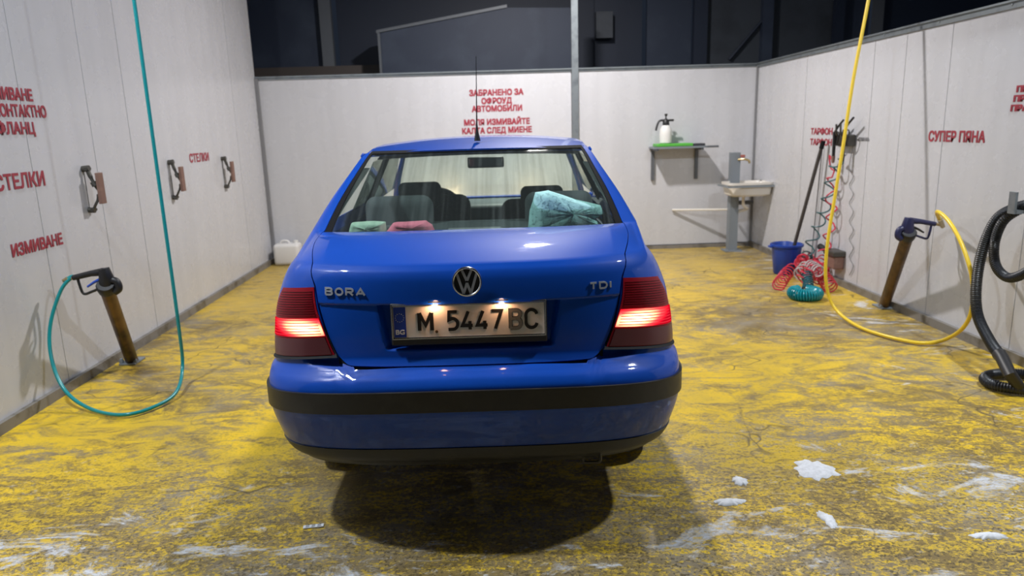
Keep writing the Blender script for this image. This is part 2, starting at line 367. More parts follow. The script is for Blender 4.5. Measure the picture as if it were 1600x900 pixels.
MB().box((1.04, YB - 0.012, 1.6), (0.075, 0.06, 3.2)).build('trim_3', M['alu'], kind='structure')           # post between the back panels
MB().box((XL + 0.02, YB - 0.02, 1.06), (0.035, 0.035, 2.12)).build('trim_4', M['joint'], kind='structure')
MB().box((XR - 0.012, YB - 0.012, 1.06), (0.022, 0.022, 2.12)).build('trim_5', M['joint'], kind='structure')

# lettering on the walls
def wall_text(wall, s, p, size, side, xs=0.8, bold=0.0030, align='CENTER', m='red'):
    p = Vector(p)
    if side == 'L': mw = frame((XL + 0.0015, p.y, p.z), (0, 1, 0), (0, 0, 1))
    elif side == 'R': mw = frame((XR - 0.0015, p.y, p.z), (0, -1, 0), (0, 0, 1))
    else: mw = frame((p.x, YB - 0.0015, p.z), (1, 0, 0), (0, 0, 1))
    return text_mesh('painted_lettering', s, size, M[m], mw, wall, align, 0.0008, xs, bold)
_c = text_mesh('tmp', 'Н', 1.0, M['red'], Matrix.Identity(4)); CAP = max(v.co.y for v in _c.data.vertices) - min(v.co.y for v in _c.data.vertices); bpy.data.objects.remove(_c)
def fit_text(wall, s, a, c, h, side, align='CENTER', **kw):
    """a, c: ends of the line on the wall; h: capital height"""
    o = wall_text(wall, s, (Vector(a) + Vector(c)) / 2, h / CAP, side, 1.0, **kw)
    ax = 1 if side in 'LR' else 0; co = [v.co[ax] for v in o.data.vertices]; w = max(co) - min(co); mid = (max(co) + min(co)) / 2; want = abs(c[ax] - a[ax]); m0 = (a[ax] + c[ax]) / 2
    for v in o.data.vertices: v.co[ax] = (v.co[ax] - mid) * want / w + m0
    return o
fit_text(LW, 'ИЗМИВАНЕ', (XL, at_x(-34, 136, XL).y, 1.745), (XL, 4.335, 1.745), 0.064, 'L')
fit_text(LW, 'БЕЗКОНТАКТНО', (XL, at_x(-40, 160, XL).y, 1.655), (XL, 4.44, 1.655), 0.064, 'L')
fit_text(LW, 'С ФЛАНЦ', (XL, at_x(-26, 182, XL).y, 1.56), (XL, 4.305, 1.56), 0.064, 'L')
fit_text(LW, 'СТЕЛКИ', (XL, 3.88, 1.272), (XL, 4.315, 1.272), 0.082, 'L')
fit_text(LW, 'СТЕЛКИ', (XL, 6.42, 1.305), (XL, 6.86, 1.305), 0.072, 'L')
fit_text(LW, 'ИЗМИВАНЕ', (XL, 3.915, 0.905), (XL, 4.39, 0.905), 0.066, 'L')
for s, x0, x1, py, h in (('ЗАБРАНЕНО ЗА', 733, 818, 145, .064), ('ОФРОУД', 752, 800, 158, .064), ('АВТОМОБИЛИ', 737, 816, 170, .064), ('МОЛЯ ИЗМИВАЙТЕ', 725, 828, 191, .064), ('КАЛТА СЛЕД МИЕНЕ', 722, 831, 204, .064)):
    a = at_y(x0, py, YB); c = at_y(x1, py, YB); z = (a.z + c.z) / 2; fit_text(BW, s, (a.x, YB, z), (c.x, YB, z), h, 'B', bold=0.0042)
fit_text(RWL, 'СУПЕР ПЯНА', (XR, 5.12, 1.335), (XR, 4.525, 1.335), 0.070, 'R')
fit_text(RWL, 'ТАРФОН', (XR, 7.03, 1.365), (XR, 6.58, 1.365), 0.058, 'R')
fit_text(RWL, 'ТАРФОН', (XR, 7.03, 1.265), (XR, 6.58, 1.265), 0.058, 'R')
for z, y0 in ((1.62, 4.30), (1.565, 4.315), (1.51, 4.33)):
    fit_text(RWL, 'ПРАХО', (XR, y0, z), (XR, y0 - 0.25, z), 0.034, 'R')
p = at_x(1350, 218, XR); fit_text(RWL, 'ПЯНА', (XR, p.y + .09, p.z), (XR, p.y - .09, p.z), 0.025, 'R', m='joint')

# steel hall and dark building behind the bay
hall = empty('dark_building', (0.5, 10.0, 0), label='dark steel building with posts and panes rising behind the back wall', cat='building')
def hall_panel(nm, x0, x1, z0, z1, m, y=10.0, t=0.06): MB().box(((x0 + x1) / 2, y, (z0 + z1) / 2), (x1 - x0, t, z1 - z0)).build(nm, M[m], hall)
hall_panel('cladding_panel', -3.6, -2.14, 0, 5.2, 'darkblue')
hall_panel('cladding_panel', -1.93, -0.2, 0, 5.2, 'darker', 10.1)
hall_panel('cladding_panel', -0.2, 1.5, 0, 5.2, 'darker', 10.1)
hall_panel('cladding_panel', 1.5, 2.14, 0, 5.2, 'darker', 10.05)
hall_panel('cladding_panel', 2.20, 2.80, 0, 5.2, 'darkblue', 10.02)
hall_panel('cladding_panel', 2.98, 3.74, 0, 5.2, 'darkgrey', 9.98)
hall_panel('cladding_panel', 3.86, 4.72, 0, 5.2, 'darkgrey', 10.02)
hall_panel('cladding_panel', 4.82, 5.22, 0, 5.2, 'darkblue', 10.02)
hall_panel('cladding_panel', 5.35, 7.6, 0, 5.2, 'darker', 10.02)
hall_panel('steel_post', -2.12, -1.97, 0, 5.2, 'frame', 9.92, 0.1)
hall_panel('steel_post', 2.80, 2.98, 0, 5.2, 'darker', 9.90, 0.1)
hall_panel('steel_post', 3.72, 3.86, 0, 5.2, 'darkblue', 9.90, 0.1)
hall_panel('steel_post', 4.70, 4.82, 0, 5.2, 'darker', 9.90, 0.1)
hall_panel('steel_post', 5.22, 5.36, 0, 5.2, 'frame', 9.90, 0.05)
hall_panel('wall_box', 1.50, 1.72, 2.62, 2.95, 'darkgrey', 9.93, 0.12)
MB().box((-2.3, 9.86, 2.27), (2.0, 0.08, 0.17)).build('beam', M['brownwood'], hall)
MB().tube([(3.3, 9.9, 2.3), (3.72, 9.9, 2.78)], 0.02, 6).build('brace', M['darker'], hall)
sh = empty('metal_shed', (-0.2, 9.4, 0), label='dark shed with a pale edged sloping roof seen above the back wall', cat='shed')
ex = [at_y(592, 240, 9.4), at_y(592, 52, 9.4), at_y(792, 12, 9.4), at_y(894, 12, 9.4), at_y(894, 240, 9.4)]
ex[0].z = 0; ex[-1].z = 0
MB().prism(ex, (0, 0.3, 0)).build('wall_sheet', M['darkblue'], sh)
MB().prism([ex[1] + Vector((-.03, -.02, 0)), ex[2] + Vector((0, -.02, 0)), ex[2] + Vector((0, -.02, .035)), ex[1] + Vector((-.03, -.02, .035))], (0, 0.36, 0)).build('roof_edge', M['frame'], sh)
MB().box(((ex[1].x), 9.38, 1.9), (0.03, 0.03, ex[1].z * 2 - 3.8)).build('corner_strip', M['frame'], sh)
# lamp beams and floodlights overhead (outside the frame)
for k, y in enumerate((2.4, 6.6)):
    MB().box((0.285, y, 4.05), (5.9, 0.08, 0.1)).build('ceiling_beam', M['alu'], label='galvanised steel beam over the %s of the bay' % ('entrance' if k == 0 else 'far end'), cat='beam')
for k, (p, e, c) in enumerate(LAMPS):
    r = empty('floodlight', p, label='white floodlight hung %s' % ['over the left wall near the entrance', 'over the right wall near the entrance', 'from the far beam, right of centre'][k], cat='lamp', group='floodlights over the bay')
    MB().rbox((p[0], p[1], p[2] + 0.03), (0.36, 0.26, 0.05), 0.01, 2).build('housing', M['steel_grey'], r)
    MB().box((p[0], p[1], p[2] + 0.001), (0.20, 0.15, 0.008)).build('diffuser', M['lamp'], r)
    MB().box((p[0], p[1], p[2] + 0.10), (0.03, 0.03, 0.12)).build('bracket', M['steel_grey'], r)

# ================================================================== CAR
def smooth(t, x):
    n = len(t)
    if x <= t[0][0]: return t[0][1]
    if x >= t[-1][0]: return t[-1][1]
    for i in range(n - 1):
        if x <= t[i + 1][0]:
            x0, y0 = t[i]; x1, y1 = t[i + 1]; h = x1 - x0; d = (y1 - y0) / h
            dl = (y0 - t[i - 1][1]) / (x0 - t[i - 1][0]) if i > 0 else d
            dr = (t[i + 2][1] - y1) / (t[i + 2][0] - x1) if i < n - 2 else d
            m0 = 0 if dl * d <= 0 else 2 * dl * d / (dl + d); m1 = 0 if dr * d <= 0 else 2 * dr * d / (dr + d)
            if i == 0: m0 = d
            if i == n - 2: m1 = d
            u = (x - x0) / h
            return (2 * u ** 3 - 3 * u * u + 1) * y0 + (u ** 3 - 2 * u * u + u) * h * m0 + (-2 * u ** 3 + 3 * u * u) * y1 + (u ** 3 - u * u) * h * m1
LEN = 4.37
YR = [(.20, .10), (.33, .055), (.36, .035), (.42, .02), (.50, .006), (.54, 0), (.62, 0), (.655, .016), (.675, .045), (.70, .066), (.72, .075), (.80, .08), (.90, .088), (.98, .10), (1.01, .112), (1.03, .135)]
WW = [(.20, .66), (.33, .70), (.36, .735), (.42, .762), (.54, .788), (.62, .788), (.675, .784), (.695, .768), (.72, .768), (.78, .762), (.88, .748), (.95, .722), (1.0, .695), (1.03, .672)]
DD, NN = .40, 2.7
def plan(s, W, D, n):
    if s <= 1:
        th = s * math.pi / 2; return W * max(0.0, math.sin(th)) ** (2 / n), D * (1 - max(0.0, math.cos(th)) ** (2 / n))
    return W, D + (s - 1)
def S(sg, s, z):
    x, y = plan(s, smooth(WW, z), DD, NN); y += smooth(YR, z) * (1 - min(1, y / 1.2))
    z = z - .045 * min(1, (x / .8)) ** 2.5 * max(0, min(1, (1.0 - z) / .3))
    if s > 1: x += .015 * min(1, (s - 1) / .5)
    return Vector((sg * x, y, z))
GY = [(1.0, .50), (1.085, .62), (1.388, 1.26), (1.44, 1.5)]
GW = [(1.0, .725), (1.05, .705), (1.12, .675), (1.20, .638), (1.30, .585), (1.38, .545), (1.41, .525), (1.43, .47)]
def G(sg, s, z):
    x, y = plan(s, smooth(GW, z), .30, 3.2); y += smooth(GY, z) * (1 - min(1, y / 1.2))
    return Vector((sg * x, y, z))
def kf(yf): return 0.62 + 0.28 * max(0, min(1, yf / 1.15)) ** 0.8 + 0.10 * max(0, min(1, (yf - 1.25) / .5))       # bonnet falls to the nose
def SF(sg, s, z):
    p = S(sg, s, z); return Vector((p.x, LEN - p.y, .2 + (p.z - .2) * kf(p.y)))
GYF = [(.93, .98), (1.0, 1.08), (1.085, 1.24), (1.40, 1.85), (1.44, 2.0)]
def GF(sg, s, z):
    x, y = plan(s, smooth(GW, z), .34, 2.6); y += smooth(GYF, z) * (1 - min(1, y / 2.0))
    return Vector((sg * x, LEN - y, z))
def loft(A, B, zb=1.085):
    def f(sg, s, v):
        p = A(sg, s, 1.03); q = B(sg, s, zb); r = p.lerp(q, v); k = max(0.0, 1 - s / .75); e = 1 + 1.2 * min(1, k * 3); r.z = p.z + (q.z - p.z) * (1 - max(0.0, 1 - v) ** e) + 0.012 * min(1, k * 3) * math.sin(math.pi * v); return r
    return f
DK, HD = loft(S, G), loft(SF, GF, .955)
def R_(sg, s, t):       # rear half, t: 0..1 flank, 1..2 deck, 2..3 greenhouse
    if t <= 1: return S(sg, s, .2 + .83 * t)
    if t <= 2: return DK(sg, s, t - 1)
    return G(sg, s, 1.085 + (t - 2) * .335)
def tz(z): return (z - .2) / .83
def tg(z): return 2 + (z - 1.085) / .335
def normal(f, sg, s, t):
    e = 1e-3; a = f(sg, s + e, t) - f(sg, max(0, s - e), t); b_ = f(sg, s, t + e) - f(sg, s, max(0, t - e)); n = a.cross(b_); n *= -sg if f in (SF, GF, HD) else sg
    return n.normalized() if n.length > 1e-12 else Vector((0, -1, 0))
def patch(name, f, su, tv, nu, nv, m, parent, off=0.0, thick=0.004, both=False, disp=None, cut=None, **kw):
    """grid patch on a body surface. su(u,v) -> signed or plain s, tv(u,v) -> t; closed into a sheet of the given thickness"""
    outs = []
    for sg in ((0,) if both else (-1, 1)):
        V = []; Fc = []
        N = [[None] * (nv + 1) for _ in range(nu + 1)]
        P = [[None] * (nv + 1) for _ in range(nu + 1)]
        for i in range(nu + 1):
            for j in range(nv + 1):
                u, v = i / nu, j / nv
                if both: uu = 2 * u - 1; g = -1 if uu < 0 else 1; s = abs(uu) * su(1, v); t = tv(abs(uu), v)
                else: g = sg; s = su(u, v); t = tv(u, v)
                p = f(g, s, t); n = normal(f, g, max(s, 0.004), t) if s > 0.004 else normal(f, g, 0.01, t)
                if s <= 0.004: n.x = 0; n.normalize()
                p = p + n * off
                if disp: p = p + disp(p)
                P[i][j] = p; N[i][j] = n
        idx = {}
        if cut:
            cy, cz, cr = cut
            ins = lambda p: (p.y - cy) ** 2 + (p.z - cz) ** 2 < cr * cr
        for lay in ((0, 1) if thick else (0,)):
            for i in range(nu + 1):
                for j in range(nv + 1):
                    p = P[i][j].copy()
                    if cut and ins(p):
                        d = Vector((0, p.y - cy, p.z - cz)); d = d.normalized() * cr if d.length > 1e-4 else Vector((0, 0, cr)); p.y = cy + d.y; p.z = cz + d.z
                    idx[(lay, i, j)] = len(V); V.append(p - N[i][j] * thick * lay)
        keep = {}
        for i in range(nu):
            for j in range(nv):
                k = True
                if cut and all(ins(P[a][b2]) for a, b2 in ((i, j), (i + 1, j), (i, j + 1), (i + 1, j + 1))): k = False
                keep[(i, j)] = k
                if k:
                    Fc.append((idx[(0, i, j)], idx[(0, i + 1, j)], idx[(0, i + 1, j + 1)], idx[(0, i, j + 1)]))
                    if thick: Fc.append((idx[(1, i, j)], idx[(1, i, j + 1)], idx[(1, i + 1, j + 1)], idx[(1, i + 1, j)]))
        if thick:
            for (i, j), k in keep.items():
                if not k: continue
                for (a, c, di, dj) in (((i, j), (i + 1, j), 0, -1), ((i + 1, j), (i + 1, j + 1), 1, 0), ((i + 1, j + 1), (i, j + 1), 0, 1), ((i, j + 1), (i, j), -1, 0)):
                    if not keep.get((i + di, j + dj), False):
                        Fc.append((idx[(0, *a)], idx[(1, *a)], idx[(1, *c)], idx[(0, *c)]))
        o = link(name, V, Fc, m, parent, True, **kw)
        # drop unused verts
        bm = bmesh.new(); bm.from_mesh(o.data); bmesh.ops.delete(bm, geom=[v for v in bm.verts if not v.link_faces], context='VERTS'); bm.to_mesh(o.data); bm.free()
        try: o.data.set_sharp_from_angle(angle=math.radians(45))
        except Exception: pass
        outs.append(o)
    return outs
car = empty('car', (-.087, 2.28, 0), -math.radians(1.6), label='blue four door saloon parked tail first to the camera with its tail lights on', cat='car')
def CB(mb, name, m, parent=car, smooth=False, **kw): return mb.build(name, M[m] if isinstance(m, str) else m, parent, smooth, off=(0, 0, 0), **kw)
PT = M['paint']
L_ = lambda a, c: (lambda u, v: a + (c - a) * u)
K_ = lambda a, c: (lambda u, v: a + (c - a) * v)
# dark inner shell that shows in the gaps
shell = MB()
def shell_add(f, s0, s1, t0, t1, nu, nv, off, cut=None):
    for sg in (-1, 1):
        pts = []
        for i in range(nu + 1):
            for j in range(nv + 1):
                s = s0 + (s1 - s0) * i / nu; t = t0 + (t1 - t0) * j / nv; p = f(sg, s, t); n = normal(f, sg, max(s, .01), t)
                if s < .004: n.x = 0
                pts.append(p + n * off)
        fc = []
        for i in range(nu):
            for j in range(nv):
                q = [i * (nv + 1) + j, (i + 1) * (nv + 1) + j, (i + 1) * (nv + 1) + j + 1, i * (nv + 1) + j + 1]
                if cut and any((pts[k].y - c[0]) ** 2 + (pts[k].z - c[1]) ** 2 < c[2] ** 2 for k in q for c in cut): continue
                fc.append(tuple(q))
        shell.add(pts, fc)
RWC, FWC = (.93, .30, .36), (3.44, .30, .36)
shell_add(S, 0, 2.9, .30, 1.0, 60, 16, -0.05, (RWC,))
shell_add(SF, 0, 2.9, .30, 1.0, 60, 16, -0.03, (FWC,))
CB(shell, 'inner_shell', 'gap')
CB(MB().box((0, 2.35, .24), (1.10, 3.5, .04)), 'underbody', 'gap')
# rear bumper, rub strip, lower lip
zt = lambda s: .685 + .050 * max(0, min(1, (s - .275) / .06))
patch('rear_bumper', S, lambda u, v: 1.36, lambda u, v: .385 + (min(zt(u * 1.36), .735) - .385) * v, 130, 46, PT, car, 0, .012, both=True, disp=lambda p: Vector((0, .024 * max(0, min(1, (p.z - .679) / .010)) * max(0, min(1, (.60 - abs(p.x)) / .05)), 0)))
patch('rub_strip', S, lambda u, v: 1.34, lambda u, v: .545 + .075 * v, 120, 8, M['black'], car, .010, .02, both=True,
      disp=lambda p: Vector((0, 0, 0)), label='matt black rubber rub strip')
patch('lower_lip', S, lambda u, v: 1.30, lambda u, v: .325 + .075 * v, 110, 8, M['black'], car, .004, .02, both=True, label='matt black plastic lower lip')
b = MB(); b.tube(spline([(.39, .10, .335), (.39, .09, .30), (.42, .09, .295), (.45, .09, .30), (.45, .10, .335)], 5), .006, 6); CB(b, 'tow_eye', 'clamp', smooth=True)
# boot lid
def seam(t):
    if t <= 1: return smooth([(.68, .30), (.70, .315), (.729, .345), (.958, .478), (1.0, .535), (1.03, .575)], .2 + .83 * t)
    return smooth([(1, .575), (1.3, .628), (1.6, .655), (2, .650)], t)
def lid_disp(p):
    d = 0
    if p.y < .35:
        k = lambda a: max(0, min(1, a)); sm = lambda a: k(a) ** 2 * (3 - 2 * k(a))
        d += .006 * sm((.903 - p.z) / .006) * sm((.60 - abs(p.x)) / .05)
        hw = .308 - .10 * max(0, .90 - p.z) * 1.6
        d += .030 * sm((hw + .012 - abs(p.x)) / .020) * sm((.902 - p.z) / .006) * sm((p.z - .738) / .014)
    return Vector((0, d, 0))
def lid_t(u, v):
    z0 = .689 + .008 * u * u + .022 * max(0, (u - .86) / .14) ** 2
    t0 = tz(z0); 
    vv = v
    if vv < .80: return t0 + (1.0 - t0) * (vv / .80)
    return 1.0 + (vv - .80) / .20 * 0.975
lid = patch('boot_lid', R_, lambda u, v: seam(lid_t(1, v)) - .004, lid_t, 150, 130, PT, car, 0, .01, both=True, disp=lid_disp)[0]
patch('lid_gap_shade', S, lambda u, v: .345, lambda u, v: .680 + .008 * u * u + .014 * max(0, (u - .86) / .14) ** 2 + .022 * v, 60, 2, M['gap'], car, -.014, .006, both=True)  # dark strip standing in for the shade in the groove below the lid
# rear quarters (flank, shoulder, C pillar)
gl = lambda z: .640 + (.762 - .640) * (z - 1.085) / (1.388 - 1.085)          # edge of the rear glass
def q_t(u, v): return tz(.737) + (tg(1.384) - tz(.737)) * v
def q_s(u, v):
    t = q_t(u, v)
    if t <= 2: s0 = seam(t) + .004
    else:
        z = 1.085 + (t - 2) * .335; s0 = gl(z) + .004
        if t < 2.12: s0 = min(s0, .655 + (t - 2) * .1)
    s1 = 2.2 if t <= 1.85 else 2.2 - .96 * min(1, (t - 1.85) / .25)
    return s0 + (s1 - s0) * u
patch('rear_quarter', R_, q_s, q_t, 70, 110, PT, car, 0, .008, cut=RWC)
patch('side_sill', S, lambda u, v: 1.362 + u * 1.525, lambda u, v: .27 + (.734 - .27) * v, 60, 22, PT, car, 0, .008, cut=RWC)
patch('door_panel', S, lambda u, v: 2.205 + u * .68, lambda u, v: .738 + (1.03 - .738) * v, 16, 12, PT, car, 0, .008)
patch('belt_line', DK, lambda u, v: 1.9 + u * .98, lambda u, v: v * 1.0, 16, 6, PT, car, 0, .008)
# front half
patch('front_wing', SF, lambda u, v: .55 + u * 2.12, lambda u, v: .27 + .76 * v, 80, 28, PT, car, 0, .008, cut=FWC)
patch('front_bumper', SF, lambda u, v: .545, lambda u, v: .27 + .76 * v, 40, 24, PT, car, 0, .008, both=True)
patch('bonnet', HD, lambda u, v: .70, lambda u, v: v * .9, 40, 20, PT, car, 0, .008, both=True)
patch('wing_top', HD, lambda u, v: .705 + u * 1.6, lambda u, v: v, 30, 8, PT, car, 0, .008)
# roof
def roof(sg, s, t):
    """s across 0..1, t along 0..1"""
    hw = .527 + .006 * math.sin(math.pi * t); x = hw * s
    y0 = 1.255 + .03 * s ** 3.2; y1 = 2.62 - .07 * s ** 2.6; y = y0 + (y1 - y0) * t
    z = 1.447 - (.012 + .018 * min(1, t / .3)) * s ** 2.2 - .056 * (1 - min(1, t / .40)) ** 2.0 - .068 * max(0, (t - .60) / .40) ** 2
    return Vector((sg * x, y, z))
patch('roof', roof, lambda u, v: 1.0, lambda u, v: v, 60, 50, PT, car, 0, .015, both=True)
# roof rail: closes roof edge to the greenhouse side
b = MB()
for sg in (-1, 1):
    rows = []
    for k in range(41):
        t = k / 40; a = roof(sg, 1.0, t); y = a.y
        W = smooth(GW, 1.372) + .008
        xs = W if 1.75 < y < 2.2 else W - .02 * min(1, abs(y - 1.97) / .7)
        if k == 0: c = G(sg, .78, 1.388)
        c = Vector((sg * xs, y, 1.365)); m_ = (a + c) / 2 + Vector((sg * .012, 0, .010)); rows.append([a + Vector((-sg * .01, 0, -.012)), a, a.lerp(m_, .5) + Vector((sg * .003, 0, .003)), m_, c, c + Vector((-sg * .03, 0, 0))])
    v = [p for r in rows for p in r]; f = [(i * 6 + j, i * 6 + j + 1, (i + 1) * 6 + j + 1, (i + 1) * 6 + j) for i in range(40) for j in range(5)] + [(i * 6 + 5, i * 6, (i + 1) * 6, (i + 1) * 6 + 5) for i in range(40)] + [tuple(range(6)), tuple(range(240, 246))]
    CB(MB().add(v, f), 'roof_rail', 'paint', smooth=True)
# glass
def rg(sg, s, t): return G(sg, s, t)
patch('rear_window', G, lambda u, v: gl(1.075 + .318 * v) + .002, lambda u, v: 1.072 + (1.396 - 1.072) * v, 70, 30, M['glass'], car, -.006, .003, both=True)
rwf = patch('window_seal', G, lambda u, v: gl(1.075 + .318 * v) + .006, lambda u, v: 1.068 + .016 * v, 60, 2, M['rubber'], car, -.001, .008, both=True)
patch('window_seal', G, lambda u, v: gl(1.075 + .318 * v) - .050 + .056 * u - .02 * (1 - v) * (1 - u), lambda u, v: 1.072 + .322 * v, 4, 40, M['rubber'], car, -.003, .006)
patch('window_seal', G, lambda u, v: .76, lambda u, v: 1.384 + .012 * v, 60, 2, M['rubber'], car, -.003, .008, both=True)
patch('windscreen', GF, lambda u, v: .80, lambda u, v: .95 + (.445 - .035 * u * u) * v, 50, 20, M['glass_front'], car, -.006, .003, both=True)
patch('front_pillar', GF, lambda u, v: .80 + u * .20, lambda u, v: .94 + .415 * v, 6, 24, PT, car, 0, .02)
b = MB()
for sg in (-1, 1):
    rear = [(1.50, 1.05), (1.56, 1.33), (1.93, 1.35), (1.93, 1.05)]; fr = [(2.0, 1.05), (2.0, 1.35), (2.45, 1.345), (2.95, 1.08)]
    for q in (rear, fr):
        pts = []
        for (y, z) in q: pts.append(Vector((sg * (smooth(GW, z) - .006), y, z)))
        CB(MB().prism(pts, (-sg * .004, 0, 0)), 'side_window', 'glass_side')
    pb = [Vector((sg * (smooth(GW, z) + .008), y, z)) for (y, z) in ((1.93, 1.04), (1.93, 1.39), (2.0, 1.39), (2.0, 1.04))]
    CB(MB().prism(pb, (-sg * .03, 0, 0)), 'centre_pillar', 'gap')
    mb = MB().rbox((sg * .80, 2.85, .97), (.16, .10, .11), .03, 3); CB(mb, 'door_mirror', 'paint', smooth=True)
# wheels
def tyre(x, y):
    r = Matrix.Rotation(math.pi / 2, 3, 'Y')
    o = CB(MB().lathe([(.19, -.085), (.27, -.095), (.30, -.085), (.308, -.06), (.31, 0), (.308, .06), (.30, .085), (.27, .095), (.19, .085)], (x, y, .31), 36, r), 'wheel', 'rubber', smooth=True)
    sg = 1 if x > 0 else -1
    CB(MB().lathe([(.192, -.07), (.195, .092), (.18, .098), (.15, .088), (.05, .090), (0.0, .094)] if sg > 0 else [(0, -.094), (.05, -.090), (.15, -.088), (.18, -.098), (.195, -.092), (.192, .07)], (x, y, .31), 30, r), 'rim', 'alu', o, smooth=True)
for sg in (-1, 1): tyre(sg * .68, .93); tyre(sg * .70, 3.44)
# tail lights
def TL(u, v):   # u 0 inner..1 outer, v 0 bottom..1 top -> s, z
    zi = .7315 + (.958 - .7315) * v; si = .353 + (.484 - .353) * v
    zo = .703 + (.940 - .703) * v; so = .985 + (.760 - .985) * v
    return si + (so - si) * u, zi + (zo - zi) * u
def tl_patch(name, v0, v1, m, parent, off, thick, u0=.0, u1=1.0, nu=36, nv=10, **kw):
    f = lambda sg, a, c: S(sg, *TL(a, c))
    return patch(name, f, lambda u, v: u0 + (u1 - u0) * u, lambda u, v: v0 + (v1 - v0) * v, nu, nv, m, parent, off, thick, **kw)
tl_patch('light_gasket', -.03, 1.03, M['gap'], car, -.001, .01, -.010, 1.012)
bodies = tl_patch('tail_light', 0, 1, M['lens_red'], car, .003, .02, .0, 1.0, label='red tail light cluster with a glowing middle band')
for k, o in enumerate(bodies):
    o['label'] = ('left' if k == 0 else 'right') + ' red tail light with a glowing striped middle band'
def band_mat():
    m = bpy.data.materials.new('lit tail lamp'); m.use_nodes = True; t = m.node_tree; t.nodes.clear()
    tc = t.nodes.new('ShaderNodeTexCoord'); sp = t.nodes.new('ShaderNodeSeparateXYZ'); t.links.new(tc.outputs['Object'], sp.inputs[0])
    def mth(op, a, c, d=None):
        x = t.nodes.new('ShaderNodeMath'); x.operation = op
        for i, v in enumerate((a, c, d)):
            if v is None: continue
            if hasattr(v, 'links'): t.links.new(v, x.inputs[i])
            else: x.inputs[i].default_value = v
        return x.outputs[0]
    ax = mth('ABSOLUTE', sp.outputs[0], 0)
    dx = mth('DIVIDE', mth('SUBTRACT', ax, .595), .135); dz = mth('DIVIDE', mth('SUBTRACT', sp.outputs[2], .808), .045)
    r = mth('SQRT', mth('ADD', mth('MULTIPLY', dx, dx), mth('MULTIPLY', dz, dz)), 0)
    cr = t.nodes.new('ShaderNodeValToRGB'); t.links.new(r, cr.inputs[0]); e = cr.color_ramp.elements
    e[0].position = 0.0; e[0].color = (1.0, .80, .42, 1); e[1].position = 1.0; e[1].color = (.75, .004, .02, 1); x = e.new(.42); x.color = (1.0, .50, .22, 1); x = e.new(.75); x.color = (1, .06, .06, 1)
    st = mth('MULTIPLY_ADD', mth('SUBTRACT', 1.1, r), 4.5, .9); st = mth('MAXIMUM', st, .8)
    em = t.nodes.new('ShaderNodeEmission'); o = t.nodes.new('ShaderNodeOutputMaterial'); t.links.new(cr.outputs[0], em.inputs[0]); t.links.new(st, em.inputs[1]); t.links.new(em.outputs[0], o.inputs[0]); return m
M['lit'] = band_mat(); M['rib_lit'] = emis('red lit rib', (0.9, .03, .05), 1.0)
for k, sg in enumerate((-1, 1)):
    pass
def split(objs, parents):
    for o, p in zip(objs, parents): o.parent = p
ob = tl_patch('lit_band', .30, .555, M['lit'], None, .006, .006, .01, .985, 36, 8, label='glowing brake and tail lamp band'); split(ob, bodies)
ob = tl_patch('reverse_lens', .02, .27, M['lens_smoke'], None, .006, .006, .015, .985, 36, 8, label='smoked clear lower lens'); split(ob, bodies)
for k in range(6):
    v = .325 + k * .041; ob = tl_patch('lens_rib', v, v + .010, M['rib_lit'], None, .0085, .003, .03, .84, 30, 1); split(ob, bodies)
for k in range(11):
    v = .60 + k * .034; ob = tl_patch('lens_rib', v, v + .008, M['lens_red'], None, .006, .004, .03, .96, 30, 1); split(ob, bodies)
# number plate
def face(y, z, tilt=0.0): return frame((0, y, z), (1, 0, 0), (0, math.sin(tilt), math.cos(tilt)))
PY, PZ, TI = .086, .842, .06
def P3(x, z, d=0): return Vector((x, PY + math.sin(TI) * (z - PZ) - d, z))
hw, hh = .260, .056
pl = CB(MB().rbox((0, PY, PZ), (.52, .004, .110), .0019, 2, Matrix.Rotation(-TI, 3, 'X')), 'license_plate', 'plate', label='cream reflective plate reading M 5447 BC with a blue band')
hold = CB(MB().rbox((0, PY + .011, PZ - .011), (.540, .016, .150), .006, 3, Matrix.Rotation(-TI, 3, 'X')), 'plate_holder', 'gun', smooth=True)
b = MB()
for (x0, x1, z0, z1) in ((-.265, .265, PZ + .0555, PZ + .0595), (-.265, .265, PZ - .0605, PZ - .0565), (-.2655, -.2610, PZ - .060, PZ + .0595), (.2610, .2655, PZ - .060, PZ + .0595)):
    b.prism([P3(x0, z0, .006), P3(x1, z0, .006), P3(x1, z1, .006), P3(x0, z1, .006)], (0, .012, 0))
CB(b, 'holder_rim', 'chrome', hold)
b = MB().prism([P3(-.258, PZ - .053, .0026), P3(-.216, PZ - .053, .0026), P3(-.216, PZ + .053, .0026), P3(-.258, PZ + .053, .0026)], (0, .001, 0)); CB(b, 'blue_band', 'plate_blue', pl)
def ptext(s, x0, x1, h, m, d=.003, z=PZ, bold=.0, parent=pl, nm='plate_character'):
    o = text_mesh(nm, s, h / .70, M[m], frame(P3(0, z, d), (1, 0, 0), (0, math.sin(TI), math.cos(TI))), parent, 'CENTER', .0008, 1.0, bold)
    xs = [v.co.x for v in o.data.vertices]; zs = [v.co.z for v in o.data.vertices]; a, c = min(xs), max(xs); zm = (min(zs) + max(zs)) / 2; zh = max(zs) - min(zs)
    for v in o.data.vertices:
        nx = x0 + (v.co.x - a) * (x1 - x0) / (c - a); nz = z + (v.co.z - zm) * h / zh; v.co = P3(nx, nz, d) + Vector((0, v.co.y - P3(0, v.co.z, d).y, 0))
    return o
def pxx(px): return (px - 617) / 235 * .52 - .26        # along the plate
